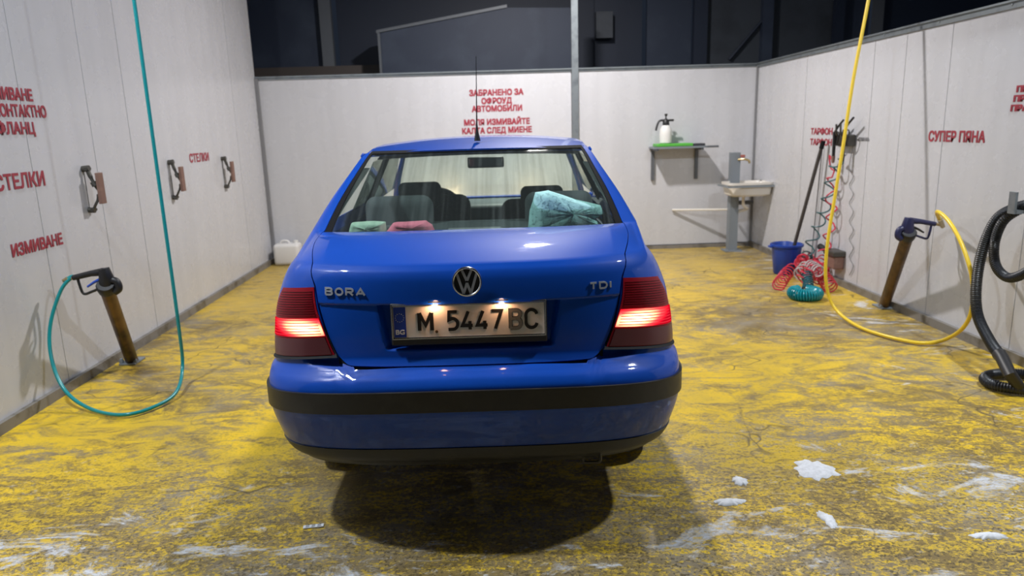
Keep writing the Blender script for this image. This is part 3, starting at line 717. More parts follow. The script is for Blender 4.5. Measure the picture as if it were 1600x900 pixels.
def ribbon(mb, pts, w, place, depth, z0=0.0, closed=False):
    """flat stroke of width w through 2D pts with mitred corners; place(x, y, d) -> 3D"""
    P = [Vector(p) for p in pts]; n = len(P); L = []; Rr = []
    for i in range(n):
        a = P[(i - 1) % n] if (closed or i > 0) else None; c = P[(i + 1) % n] if (closed or i < n - 1) else None
        d0 = (P[i] - a).normalized() if a is not None else (c - P[i]).normalized(); d1 = (c - P[i]).normalized() if c is not None else d0
        n0 = Vector((-d0.y, d0.x)); n1 = Vector((-d1.y, d1.x)); m_ = n0 + n1; m_ = m_.normalized() if m_.length > 1e-6 else n0
        k = min(1.8, 1 / max(.3, m_.dot(n0))); L.append(P[i] + m_ * w / 2 * k); Rr.append(P[i] - m_ * w / 2 * k)
    V = [place(p.x, p.y, z0 + depth) for p in L] + [place(p.x, p.y, z0 + depth) for p in Rr] + [place(p.x, p.y, z0) for p in L] + [place(p.x, p.y, z0) for p in Rr]; Fc = []
    for i in range(n if closed else n - 1):
        j = (i + 1) % n; Fc += [(i, j, n + j, n + i), (2 * n + i, 3 * n + i, 3 * n + j, 2 * n + j), (i, 2 * n + i, 2 * n + j, j), (n + i, n + j, 3 * n + j, 3 * n + i)]
    if not closed: Fc += [(0, n, 3 * n, 2 * n), (n - 1, 3 * n - 1, 4 * n - 1, 2 * n - 1)]
    mb.add(V, Fc)
def arc(cx, cy, rx, ry, a0, a1, n=8): return [(cx + rx * math.cos(math.radians(a0 + (a1 - a0) * k / n)), cy + ry * math.sin(math.radians(a0 + (a1 - a0) * k / n))) for k in range(n + 1)]
# glyph strokes in a unit box (0..1 wide, 0..1 high)
GL = {'M': [([(0, 0), (0, 1)], 0), ([(1, 0), (1, 1)], 0), ([(0.02, 1), (.5, .30), (.98, 1)], 0)],
      '5': [([(.92, 1), (.12, 1), (.06, .55)] + arc(.48, .33, .50, .30, 120, -90, 12) + [(.0, .03)], 0)],
      '4': [([(.60, 1), (0, .22), (1, .22)], 0), ([(.74, .46), (.74, 0)], 0)],
      '7': [([(0, 1), (1, 1), (.34, 0)], 0)],
      'B': [([(0, 0), (0, 1)] + arc(.55, .77, .40, .23, 90, -90, 8) + [(0, .54)], 0), ([(0, .54)] + arc(.58, .27, .42, .27, 90, -90, 8) + [(0, 0)], 0)],
      'C': [(arc(.5, .70, .5, .30, 10, 180, 10) + arc(.5, .30, .5, .30, 180, 350, 10), 0)],
      'O': [(arc(.5, .5, .5, .5, 0, 345, 20), 1)], 'R': [([(0, 0), (0, 1)] + arc(.66, .74, .34, .26, 90, -90, 8) + [(0, .48)], 0), ([(.48, .48), (1, 0)], 0)],
      'A': [([(0, 0), (.5, 1), (1, 0)], 0), ([(.22, .30), (.78, .30)], 0)], 'T': [([(0, 1), (1, 1)], 0), ([(.5, 1), (.5, 0)], 0)],
      'D': [([(0, 0), (0, 1)] + arc(.5, .5, .5, .5, 90, -90, 12) + [(0, 0)], 0)], 'I': [([(.5, 0), (.5, 1)], 0)]}
def glyph(ch, x0, x1, z0, z1, w, place, depth, m, name, parent, base=0.0, **kw):
    mb = MB(); a = x0 + w / 2; b_ = x1 - w / 2; c = z0 + w / 2; d = z1 - w / 2
    for k, (pts, cl) in enumerate(GL[ch]): ribbon(mb, [(a + (b_ - a) * p[0], c + (d - c) * p[1]) for p in pts], w, place, depth, base + k * .0003, bool(cl))
    return CB(mb, name, m, parent, **kw)
pplace = lambda x, z, d: P3(x, z, .002 + d)
for s, a, c, m in (('M', 655, 680, 'plate_black'), ('5', 700, 720, 'plate_black'), ('4', 722, 743, 'plate_black'), ('4', 745, 766, 'plate_black'), ('7', 768, 788, 'plate_black'), ('B', 797, 818, 'plate_worn'), ('C', 821, 843, 'plate_black')):
    kw = {'label': 'worn silver letter B that lost its black paint'} if s == 'B' else {}
    if s == 'B': glyph(s, pxx(a) - .0015, pxx(c) + .0015, PZ - .0385, PZ + .0385, .014, pplace, .0008, 'plate_black', 'letter_outline', pl)
    glyph(s, pxx(a), pxx(c), PZ - .037, PZ + .037, .011 if s != 'M' else .0125, pplace, .0020 if s != 'B' else .0030, m, 'plate_character', pl, **kw)
ptext('BG', -.2525, -.2215, .017, 'white', .0036, PZ - .034, .0006)
for k in range(12):
    a = 2 * math.pi * k / 12; p = P3(-.237 + .0145 * math.cos(a), PZ + .016 + .0145 * math.sin(a), .0032)
    CB(MB().lathe([(.0016, 0), (.0016, .0008)], p, 5, Matrix.Rotation(math.pi / 2, 3, 'X')), 'star', 'yellow_dot', pl)
p = P3(pxx(684), PZ - .036, .003); CB(MB().lathe([(.0055, 0), (.005, .002), (0, .003)], p, 14, Matrix.Rotation(math.pi / 2, 3, 'X')), 'screw_cap', 'rust', pl, smooth=True)
for x in (-.115, .115):
    CB(MB().rbox((x, .098, .9085), (.045, .02, .005), .0024, 2), 'plate_lamp', M['gun'])
    o = spot('plate_lamp_glow', (x, .072, .905), (x, .10, .84), 0.42, (1, .50, .26), 165, .5, .012); o.parent = car
# badges
def arc_ring(r0, r1, n, z, d):
    return
eY = .086; eC = Vector((0, eY, .978)); RX = Matrix.Rotation(math.pi / 2 - .10, 3, 'X')
em = CB(MB().lathe([(0, 0), (.050, 0), (.050, .004), (0, .004)], eC, 40, RX), 'round_emblem', 'gun', smooth=True)
CB(MB().lathe([(.044, .003), (.044, .009), (.0465, .011), (.050, .010), (.0515, .006), (.0515, 0), (.044, .0)], eC, 48, RX), 'emblem_ring', 'chrome', em, smooth=True)
def strokes(mb, pts, w, d0, d1):
    for (a, c) in zip(pts, pts[1:]):
        a = Vector((a[0], a[1], 0)); c = Vector((c[0], c[1], 0)); t = (c - a).normalized(); n = Vector((-t.y, t.x, 0)) * w / 2
        q = [a - n, c - n, c + n, a + n]; v = [Vector((p.x, p.y, d0)) for p in q] + [Vector((p.x * .995, p.y * .995, d1)) for p in q]
        mb.add([eC + RX @ p for p in v], [(0, 3, 2, 1), (4, 5, 6, 7), (0, 1, 5, 4), (1, 2, 6, 5), (2, 3, 7, 6), (3, 0, 4, 7)])
b = MB()
strokes(b, [(-.017, .042), (-.0005, .004)], .0085, .003, .009); strokes(b, [(.017, .042), (.0005, .004)], .0085, .003, .009)
strokes(b, [(-.034, .029), (-.0125, -.040)], .0085, .003, .009); strokes(b, [(.034, .029), (.0125, -.040)], .0085, .003, .009)
strokes(b, [(-.0125, -.040), (0.0, -.004)], .0085, .003, .009); strokes(b, [(.0125, -.040), (0.0, -.004)], .0085, .003, .009)
CB(b, 'emblem_letters', 'badge', em)
def badge(txt, x0, x1, z, h, w, widths):
    tot = sum(widths) + .22 * (len(txt) - 1); u = (x1 - x0) / tot; x = x0; r = empty('model_lettering', (0, 0, 0)); r.parent = car; r['label'] = 'chrome badge letters ' + txt
    def place(px_, z_, d):
        s_ = math.asin(min(1, (abs(px_) / smooth(WW, z_)) ** (NN / 2))) / (math.pi / 2); return Vector((px_, S(1, s_, z_).y - .001 - d, z_))
    for ch, wd_ in zip(txt, widths):
        glyph(ch, x, x + wd_ * u, z - h / 2, z + h / 2, w, place, .004, 'badge', 'chrome_letter', r); x += (wd_ + .22) * u
badge('BORA', -.502, -.353, .946, .028, .0062, (1, 1.05, 1, 1.15)); badge('TDI', .421, .502, .940, .026, .0058, (1, 1.1, .35))
# aerial
b = MB(); b.lathe([(.016, 0), (.013, .02), (.007, .05), (.004, .09)], (0.0, 1.40, 1.425), 14); aer = CB(b, 'aerial', 'gun', smooth=True)
CB(MB().tube([(0, 1.40, 1.50), (0, 1.50, 1.64), (0, 1.66, 1.86)], [.004, .0026, .0016], 6), 'aerial_mast', 'rubber', aer)
# cabin
CB(MB().box((0, .95, 1.02), (1.18, .62, .02)), 'parcel_shelf', 'seat_back')
b = MB(); b.prism([(-.16, .70, 1.035), (.16, .70, 1.035), (.11, .68, 1.072), (-.11, .68, 1.072)], (0, .08, .0)); CB(b, 'high_brake_lamp', 'dash', smooth=False)
def cushion(name, c, d, m, r=.05, rot=None): return CB(MB().rbox(c, d, r, 5, rot), name, m, smooth=True)
for sg in (-1, 1):
    cushion('rear_headrest', (sg * .40, 1.30, 1.045), (.34, .11, .25), 'seat_back', .054)
    cushion('front_seat', (sg * .36, 2.32, .80 if sg < 0 else .76), (.52, .16, .56), 'seat', .07, Matrix.Rotation(-.2, 3, 'X'))
    cushion('front_headrest', (sg * .36 - (.05 if sg < 0 else 0), 2.24, 1.09 if sg < 0 else 1.045), (.27, .09, .16), 'seat', .04)
    patch('pillar_trim', G, lambda u, v: .66 + u * .45, lambda u, v: 1.06 + .29 * v, 10, 14, M['inner'], car, -.035, .004) if sg < 0 else None
cushion('rear_bench', (0, 1.32, .78), (1.25, .16, .50), 'seat_back', .05)
CB(MB().box((0, 1.9, .45), (1.2, 2.4, .04)), 'cabin_floor', 'gap')
patch('headlining', roof, lambda u, v: .95, lambda u, v: .03 + v * .94, 20, 20, M['headlining'], car, -.035, .004, both=True)
CB(MB().rbox((0, 3.0, .895), (1.30, .50, .14), .05, 4), 'dashboard', 'dash', smooth=True)
CB(MB().lathe([(.178, -.012), (.19, 0), (.178, .012), (.166, 0), (.178, -.012)], (-.36, 2.74, .92), 32, Matrix.Rotation(1.1, 3, 'X')), 'steering_wheel', 'rubber', smooth=True)
mir = CB(MB().rbox((.0, 2.66, 1.262), (.25, .03, .075), .014, 3), 'rear_view_mirror', 'gun', smooth=True)
CB(MB().rbox((.0, 2.641, 1.262), (.225, .004, .056), .0018, 1), 'mirror_glass', mat('mirror', (.55, .5, .48), .05, 1.0), mir)
for sg in (-1, 1):
    CB(MB().rbox((sg * .56, LEN - .13, .64), (.26, .10, .13), .02, 3), 'headlight', M['white'], smooth=True)
    o = spot('headlight_glow', (sg * .56, LEN + .12, .64), (sg * .62, LEN + 4, .55), 34, (1, .68, .42), 62, 1.0, .05); o.parent = car
# towels on the parcel shelf
def blob(name, pts, y0, y1, m, loc, nz=.012, **kw):
    """soft folded cloth: closed outline in x,z given depth y0..y1 with puffed faces"""
    r = random.Random(5); b = bmesh.new(); n = len(pts); rings = []
    cx = sum(p[0] for p in pts) / n; cz = sum(p[1] for p in pts) / n; N = 9
    outl = []
    for i in range(n):
        a, c = pts[i], pts[(i + 1) % n]
        for k in range(6): t = k / 6; outl.append((a[0] + (c[0] - a[0]) * t, a[1] + (c[1] - a[1]) * t))
    for j in range(N + 1):
        t = j / N; sc_ = math.sin(math.pi * t) ** .35 if 0 < t < 1 else 0.02; y = y0 + (y1 - y0) * (0.5 - 0.5 * math.cos(math.pi * t))
        rings.append([b.verts.new((cx + (x - cx) * sc_ , y + nz * math.sin(14 * x + 9 * z) + r.uniform(-.003, .003), cz + (z - cz) * sc_ + nz * .4 * math.sin(22 * x))) for (x, z) in outl])
    m_ = len(outl)
    for j in range(N):
        for k in range(m_): b.faces.new((rings[j][k], rings[j][(k + 1) % m_], rings[j + 1][(k + 1) % m_], rings[j + 1][k]))
    b.faces.new(rings[0]); b.faces.new(rings[-1][::-1])
    bmesh.ops.recalc_face_normals(b, faces=b.faces); me = bpy.data.meshes.new(name); b.to_mesh(me); b.free(); me.materials.append(m)
    for p in me.polygons: p.use_smooth = True
    o = bpy.data.objects.new(name, me); COL.objects.link(o); o.location = loc; o.rotation_euler = (0, 0, -math.radians(1.6)); return tag(o, **kw)
shl = 1.031
def shelf_pts(pxs, Y):
    L = []
    for (px, py) in pxs:
        q = at_y(px, py, Y); L.append((q.x, max(q.z, shl) - shl))
    return L
blob('towel', shelf_pts([(824, 372), (827, 330), (836, 300), (856, 297), (900, 313), (938, 320), (944, 332), (930, 340), (943, 352), (940, 372)], 3.08), -.04, .13, M['towel'], (0, 3.05, shl), .006,
     label='mint green towel heaped behind the right side of the rear window', cat='towel')
blob('folded_cloth', shelf_pts([(600, 366), (612, 350), (640, 348), (664, 347), (674, 354), (680, 366)], 3.0), -.04, .10, M['towel_pink'], (0, 2.99, shl), .004,
     label='pink cloth lying flat at the left of the rear window shelf', cat='cloth')
blob('folded_cloth', shelf_pts([(540, 370), (545, 351), (575, 350), (598, 351), (600, 368)], 3.0), -.04, .10, M['towel_pale'], (0, 3.02, shl), .004,
     label='pale green cloth lying left of the pink cloth', cat='cloth')

# ================================================================== LEFT SIDE
def gun(loc, px, m, parent_kw, flip=1, Y=None, blue=None):
    pass
def lance_set(side, base, top, gunmat, lab_h, lab_g, hose_end):
    """holder pipe with foot plate; trigger gun stuck in its top"""
    base = Vector(base); top = Vector(top); ax = (top - base).normalized()
    h = empty('lance_holder', base, label=lab_h, cat='holder')
    MB().tube([base + ax * .01, top], .040, 20).build('tube', M['rust'], h, True)
    MB().rbox((base.x, base.y, .008), (.11, .15, .014), .004, 2).build('foot_plate', M['steel_grey'], h, True)
    for dx in (-.045, .045): MB().lathe([(.016, 0), (.016, .014), (.008, .03), (0, .03)], (base.x + dx, base.y - .05 * 1, .015), 8).build('bolt', M['steel_grey'], h, True)
    MB().lathe([(.048, -.03), (.052, 0), (.052, .02), (.046, .03), (.036, .03)], top, 20, ax.to_track_quat('Z', 'Y').to_matrix()).build('collar', M['gun'], h, True)
    g = empty('spray_gun', top, label=lab_g, cat='spray gun')
    sd = -1 if side == 'L' else 1         # gun grip points outward, towards the wall
    ex = Vector((sd, 0, 0)); ex = (ex - ax * ex.dot(ax) * .25).normalized(); up = Vector((0, 0, 1))
    A = lambda u, v: top + Vector((0, -.005, 0)) + Vector((sd * u, -.10 * u, v))
    gm = M[gunmat]
    MB().tube([top - ax * .02, A(-.012, .06), A(-.005, .115)], [.042, .040, .030], 16).build('body', gm, g, True)
    MB().tube(spline([A(-.035, .045), A(-.065, .03), A(-.07, -.01), A(-.045, -.03)], 5), [.022] * 16, 10).build('valve_knob', gm, g, True)
    MB().tube([A(0, .095), A(.07, .088), A(.135, .075), A(.17, .068)], [.024, .018, .017, .016], 12).build('grip', gm, g, True)
    MB().tube(spline([A(.145, .07), A(.14, .02), A(.125, -.03), A(.08, -.02), A(.03, .0), A(.0, .02)], 6), .008, 8).build('trigger_guard', gm, g, True)
    MB().tube([A(.015, .055), A(.06, .035), A(.10, .01)], [.010, .008, .006], 8).build('trigger', M['blue_small'] if side == 'L' else M['gun'], g, True)
    MB().tube([A(.165, .07), A(.20, .062), A(.225, .05)], [.012, .010, .010], 10).build('connector', M['brass'], g, True)
    return A(.22, .052)
gb = at_z(207, 566); end = lance_set('L', (gb.x, gb.y, 0), at_y(166, 449, 4.17), 'gun', 'rusty leaning tube holder standing on the floor by the left wall', 'black trigger gun stuck in the left holder with a teal hose', None)
# teal hose: from the gun down to the floor loop, then straight up to the boom
hp = [end, at_y(113, 432, 4.15), at_y(96, 452, 4.12), at_y(80, 500, 4.07), at_y(78, 545, 4.02), at_y(90, 590, 3.95), at_y(112, 621, 3.88), at_z(150, 642, .02), at_z(195, 648, .02), at_z(240, 636, .02), at_z(275, 613, .04)]
q = at_z(292, 603); vx, vy = q.x, q.y
hp += [Vector((vx - .01, vy, .13)), Vector((vx, vy, .40)), Vector((vx, vy, 1.2)), Vector((vx, vy, 2.4)), Vector((vx, vy, 4.0))]
hs = empty('teal_hose', (vx, vy, 0), label='long teal hose hanging from above and looping to the left gun', cat='hose')
MB().tube(spline(hp, 10), .0105, 10).build('hose', M['hose_teal'], hs, True)
MB().tube([hp[0] - Vector((-.02, 0, -.005)), hp[0], (hp[0] + hp[1]) / 2], .015, 10).build('ferrule', M['brass'], hs, True)
# mat clips
for k, (pt, pb_) in enumerate((((134, 264), (143, 328)), ((265, 254), (275, 308)), ((348.5, 248), (354.6, 291)))):
    a = at_x(*pt, XL + .02); c = at_x(*pb_, XL + .02); y = (a.y + c.y) / 2; z = (a.z + c.z) / 2; hz = (a.z - c.z) / 2
    r = empty('mat_clamp', (XL, y, z - .16), label=['dark steel mat clamp nearest the camera on the left wall, above the hose gun', 'middle mat clamp on the left wall, right beside the hanging teal hose', 'farthest mat clamp on the left wall, right of the red word'][k], cat='clamp', group='mat clamps on the left wall')
    MB().tube([(XL, y, z + hz), (XL + .045, y, z + hz + .004)], .020, 10).tube([(XL + .03, y - .02, z + hz), (XL + .03, y + .03, z + hz)], .012, 8).build('hinge', M['clamp'], r, True)
    MB().tube([(XL, y, z - hz), (XL + .04, y, z - hz - .004)], .018, 10).tube([(XL + .03, y - .02, z - hz), (XL + .03, y + .03, z - hz)], .011, 8).build('hinge', M['clamp'], r, True)
    MB().tube(spline([(XL + .03, y, z + hz), (XL + .045, y, z + hz * .6), (XL + .062, y, z + hz * .25), (XL + .078, y + .01, z - .005)], 5), [.014] * 6 + [.011] * 10, 8).build('arm', M['clamp'], r, True)
    MB().tube([(XL + .055, y, z + hz * .36), (XL + .066, y, z + hz * .16)], .019, 8).build('joint', M['clamp'], r, True)
    MB().tube(spline([(XL + .03, y, z - hz), (XL + .05, y, z - hz * .75), (XL + .064, y + .01, z - hz * .5), (XL + .070, y + .01, z - hz * .25)], 5), .009, 8).build('arm', M['clamp'], r, True)
    MB().tube([(XL + .012, y - .01, z + hz), (XL + .010, y - .005, z), (XL + .012, y - .01, z - hz)], .003, 6).build('spring_wire', M['clamp'], r, True)
    MB().rbox((XL + .088, y + .02, z + .005), (.022, .06, .20), .003, 2).build('pad', M['brick'], r)
# white canister in the far left corner
p = at_z(449, 413); ca = empty('canister', (p.x + .02, YB - .16, 0), label='white plastic canister on the floor in the far left corner', cat='canister')
cx, cy = p.x + .02, YB - .16
MB().rbox((cx, cy, .125), (.30, .20, .25), .04, 4).build('body', M['canister'], ca, True)
MB().tube(spline([(cx - .09, cy, .24), (cx - .06, cy, .275), (cx + .0, cy, .275), (cx + .03, cy, .24)], 5), .014, 8).build('handle', M['canister'], ca, True)
MB().lathe([(.026, 0), (.026, .035), (0, .036)], (cx + .10, cy, .245), 14).build('cap', M['white'], ca, True)
p = at_y(466, 384, YB - .1); sb = empty('spray_bottle', (cx + .24, YB - .12, 0), label='small bottle with an orange top beside the white canister', cat='bottle')
MB().lathe([(.035, 0), (.037, .01), (.037, .12), (.015, .16), (.015, .18)], (cx + .24, YB - .12, 0), 14).build('body', M['white'], sb, True)
MB().lathe([(.022, 0), (.022, .05), (.0, .055)], (cx + .24, YB - .12, .18), 12).build('trigger_head', M['orange'], sb, True)

# ================================================================== BACK WALL
sx0, sx1 = 1.92, 2.52; sz = 1.215
sf = empty('wall_shelf', (2.2, YB, sz), label='small metal wall shelf on two brackets on the back wall', cat='shelf')
MB().box((2.22, YB - .14, sz), (.62, .26, .022)).build('board', M['steel_grey'], sf)
for x in (1.955, 2.475):
    MB().box((x, YB - .022, sz - .19), (.035, .03, .38)).build('bracket', M['frame'], sf)
    MB().box((x, YB - .14, sz - .02), (.03, .24, .03)).build('bracket', M['frame'], sf)
MB().tube([(2.50, YB - .26, sz - .0), (2.66, YB - .26, sz)], .012, 8).build('rod', M['frame'], sf, True)
g = tag(MB().rbox((2.16, YB - .14, sz + .028), (.42, .22, .034), .008, 2).build('tray', M['green']), 'bright green tray lying on the wall shelf under the sprayer', 'tray')
tag(MB().rbox((2.45, YB - .14, sz + .024), (.14, .16, .026), .006, 2).build('sponge', M['seat']), 'dark grey sponge on the right end of the wall shelf', 'sponge')
bx_, by_, bz_ = 2.07, YB - .16, sz + .045
sp_ = empty('pump_sprayer', (bx_, by_, bz_), label='white pump sprayer with a black head standing on the green tray', cat='sprayer')
MB().lathe([(.055, 0), (.068, .01), (.07, .10), (.066, .16), (.045, .20), (.035, .21)], (bx_, by_, bz_), 24).build('tank', M['white'], sp_, True)
MB().lathe([(.038, 0), (.040, .02), (.034, .06), (.018, .075)], (bx_, by_, bz_ + .205), 16).build('collar', M['gun'], sp_, True)
MB().tube([(bx_, by_, bz_ + .27), (bx_, by_, bz_ + .32)], .009, 8).tube([(bx_ - .015, by_, bz_ + .325), (bx_ + .015, by_, bz_ + .325)], .012, 8).build('pump_knob', M['gun'], sp_, True)
MB().tube(spline([(bx_ + .09, by_, bz_ + .262), (bx_, by_, bz_ + .262), (bx_ - .07, by_, bz_ + .26), (bx_ - .10, by_, bz_ + .21), (bx_ - .115, by_, bz_ + .15)], 5), .012, 8).build('trigger_handle', M['gun'], sp_, True)
# sink on its post
sk = empty('sink_stand', (2.84, YB - .30, 0), label='grey square post carrying the wash basin in the far right corner', cat='stand')
MB().box((2.84, YB - .30, .57), (.10, .10, 1.14)).build('post', M['steel_grey'], sk)
MB().box((2.84, YB - .30, .006), (.20, .18, .012)).build('base_plate', M['steel_grey'], sk)
MB().tube(spline([(2.86, YB - .36, 1.06), (2.91, YB - .40, 1.065), (2.96, YB - .42, 1.05), (2.97, YB - .42, 1.02)], 5), .013, 8).build('tap', M['brass'], sk, True)
MB().rbox((2.90, YB - .39, 1.10), (.05, .03, .03), .006, 2).build('tap_handle', mat('red tap', (.35, .10, .08), .4), sk)
MB().tube(spline([(2.92, YB - .42, .66), (2.92, YB - .42, .55), (2.98, YB - .38, .50), (2.90, YB - .30, .46)], 5), .018, 8).build('drain_pipe', M['ceramic'], sk, True)
MB().tube([(2.84, YB - .28, .56), (3.08, YB - .28, .56)], .025, 8).build('side_arm', M['frame'], sk, True)
MB().tube([(2.84, YB - .26, .48), (2.2, YB - .02, .47)], .013, 8).build('water_pipe', M['ceramic'], sk, True)
bs = empty('wash_basin', (2.94, YB - .46, .66), label='cream ceramic wash basin mounted on the grey post', cat='basin')
def basin():
    W, D, V, Fc = .50, .34, [], []
    prof = [(.36, .0), (.80, .0), (.93, .02), (1.0, .12), (1.0, .125), (1.06, .13), (1.06, .155), (.97, .155), (.90, .10), (.6, .04), (.0, .035)]
    n = 40
    for (s, z) in prof:
        for k in range(n):
            a = 2 * math.pi * k / n; c, q = math.cos(a), math.sin(a); e = .35
            V.append((2.94 + s * W / 2 * math.copysign(abs(c) ** e, c), YB - .46 + s * D / 2 * math.copysign(abs(q) ** e, q), .66 + z))
    for i in range(len(prof) - 1):
        for k in range(n): a = i * n + k; c = i * n + (k + 1) % n; Fc.append((a, c, c + n, a + n))
    Fc.append(tuple(range(n)))
    return MB().add(V, Fc)
basin().build('bowl', M['ceramic'], bs, True)
b = MB()
for (c_, d_) in (((2.94, YB - .645, .775), (.56, .015, .02)), ((2.665, YB - .46, .775), (.015, .37, .02)), ((3.215, YB - .46, .775), (.0, .0, .0))):
    if d_[0]: b.box(c_, d_)
b.build('support_rail', M['steel_grey'], bs)

# ================================================================== RIGHT SIDE
p = at_z(1227, 427); bkx, bky = p.x, p.y
bk = empty('bucket', (bkx, bky, 0), label='blue plastic bucket standing on the floor by the right wall', cat='bucket')
MB().lathe([(.0, .005), (.105, .0), (.115, .01), (.142, .27), (.156, .275), (.158, .295), (.148, .30), (.140, .29), (.112, .02), (0, .015)], (bkx, bky, 0), 32).build('shell', M['bucket'], bk, True)
MB().rbox((bkx - .155, bky, .275), (.05, .06, .02), .006, 2).build('lug', M['bucket'], bk, True)
t0 = Vector((bkx + .02, bky, .03)); t1 = at_x(1286, 222, XR - .06)
br = empty('broom', t0, label='dark broom handle leaning from the blue bucket up against the right wall', cat='broom')
MB().tube([t0, t1], .017, 12).build('handle', M['handle'], br, True)
MB().tube([t1 - (t1 - t0).normalized() * .06, t1 + (t1 - t0).normalized() * .01], .021, 12).build('grip_cap', M['rubber'], br, True)
# gun rack with its guns
def XW(px, py, d=.0): return at_x(px, py, XR - d)
rc = XW(1326, 219); rk = empty('gun_rack', (XR, rc.y, rc.z), label='dark metal hook rack on the right wall behind the yellow hose', cat='rack')
MB().rbox((XR - .035, rc.y, rc.z), (.07, .26, .10), .01, 2).build('box', M['clamp'], rk)
for dy in (-.12, -.04, .04): MB().tube(spline([(XR - .04, rc.y + dy, rc.z + .04), (XR - .09, rc.y + dy, rc.z + .05), (XR - .10, rc.y + dy, rc.z + .14)], 5), .009, 6).build('hook', M['clamp'], rk, True)
c0 = XW(1306, 215, .05); MB().rbox((XR - .02, c0.y, c0.z), (.04, .10, .10), .008, 2).build('bracket', M['clamp'], rk)
def air_gun(px, py, label, lm, up):
    p = XW(px, py, .09); r = empty('air_gun', p, label=label, cat='air gun')
    MB().tube([p + Vector((0, 0, -.16)), p + Vector((0, 0, -.03)), p + Vector((0, 0, .05))], [.014, .016, .018], 8).build('grip', M['gun'], r, True)
    MB().tube(spline([p + Vector((0, .0, .05)), p + Vector((0, -.06, .10)), p + Vector((0, -.14, .15 + up))], 5), .009, 8).build('nozzle', M['gun'], r, True)
    MB().tube(spline([p + Vector((0, -.01, .05)), p + Vector((0, -.08, .04)), p + Vector((0, -.06, -.04)), p + Vector((0, .0, -.08))], 5), .006, 6).build('trigger', M['gun'], r, True)
    MB().tube([p + Vector((0, 0, -.16)), p + Vector((0, 0, -.22))], [.018, .014], 8).build('coupling', M[lm], r, True)
    return p + Vector((0, 0, -.22))
e1 = air_gun(1304, 215, 'black air gun with a dark red coupling hanging left in the rack', 'brick', .0)
e2 = air_gun(1319, 212, 'black air gun with a green hose hanging beside the yellow hose', 'gun', .0)
def coil(path, R, turns, r, seg=14, sq=1.0, off=0.0):
    P = spline(path, 10); L = [0]
    for a, c in zip(P, P[1:]): L.append(L[-1] + (c - a).length)
    n = int(turns * seg); out = []; k = 0; up = Vector((0.2, 0.1, 1)).normalized()
    for i in range(n + 1):
        d = L[-1] * i / n
        while k < len(P) - 2 and L[k + 1] < d: k += 1
        t = (P[k + 1] - P[k]).normalized(); p = P[k].lerp(P[k + 1], (d - L[k]) / max(1e-6, L[k + 1] - L[k]))
        a_ = up if abs(t.dot(up)) < .9 else Vector((0, 1, 0)); x = t.cross(a_).normalized(); y = t.cross(x)
        an = 2 * math.pi * turns * i / n; rr = R(i / n) if callable(R) else R
        q = p + (x * math.cos(an) + y * math.sin(an)) * rr; q.x = min(q.x, XR - .035); q.z = max(q.z, .008); out.append(q)
    return out
gf = lambda px, py, z=.0: at_z(px, py, z)
# red coil hose: from gun stretched down then heaped on the floor
rd = empty('red_coil_hose', gf(1262, 445), label='red spiral air hose stretched from the left air gun into a heap', cat='hose')
pr_ = [e1, XW(1299, 240, .08), XW(1296, 255, .08)]
MB().tube(spline([e1, XW(1296, 243, .08), XW(1298, 262, .07), XW(1304, 266, .06)], 6) + coil([XW(1304, 266, .07), XW(1297, 295, .07), XW(1300, 330, .07), XW(1293, 375, .08), XW(1285, 395, .12)], .045, 4.5, .006)[4:], .007, 7).build('stretched_coil', M['coil_red'], rd, True)
heap = [gf(1216, 446, .05), gf(1232, 425, .06), gf(1250, 415, .10), gf(1266, 422, .14), gf(1285, 440, .10)]
MB().tube(coil(heap, .055, 15, .008, 14), .0065, 6).build('floor_coil', M['coil_red'], rd, True)
heap = [gf(1250, 440, .10), gf(1268, 425, .18), gf(1285, 432, .12), gf(1298, 450, .05)]
MB().tube(coil(heap, .06, 13, .008, 14), .0065, 6).build('floor_coil', M['coil_red'], rd, True)
for seed in range(3):
    r = random.Random(seed + 2); c_ = gf(1268 + r.uniform(-14, 16), 432 + r.uniform(-6, 8), .0)
    hp_ = [c_ + Vector((r.uniform(-.16, .16), r.uniform(-.12, .12), r.uniform(.05, .20))) for _ in range(5)]
    MB().tube(coil(hp_, .045, 13, .008, 12), .0062, 6).build('floor_coil', M['coil_red'], rd, True)
gr = empty('green_coil_hose', gf(1258, 420), label='dark green spiral hose stretched from the rack to the floor by the bucket', cat='hose')
MB().tube(spline([e2, XW(1309, 248, .08)], 6) + coil([XW(1309, 250, .09), XW(1300, 275, .09), XW(1290, 320, .10), XW(1275, 360, .12), XW(1262, 395, .16), gf(1262, 408, .12)], .05, 8, .006), .007, 7).build('stretched_coil', M['coil_green'], gr, True)
MB().tube(coil([gf(1248, 430, .14), gf(1262, 415, .2), gf(1280, 425, .2)], .05, 8, .006, 12), .007, 6).build('floor_coil', mat('pale coil', (.42, .36, .36), .4), gr, True, label='pale grey pink turns of the coil')
tc_ = gf(1258, 458, .05); te = empty('teal_coil_hose', (tc_.x, tc_.y, 0), label='tight ring of teal spiral hose lying in front of the red heap', cat='hose')
ring = [Vector((tc_.x + .095 * math.cos(a), tc_.y + .095 * math.sin(a), .05)) for a in [math.radians(100 + 320 * k / 16) for k in range(17)]]
MB().tube(coil(ring, .045, 34, .006, 12), .0085, 6).build('coil', M['coil_teal'], te, True)
MB().tube(coil([ring[-1], ring[-1] + Vector((.04, .06, .05)), ring[-1] + Vector((.05, .14, .12))], .04, 8, .006, 12), .007, 6).build('loose_turns', mat('dull teal coil', (.02, .11, .14), .4), te, True)
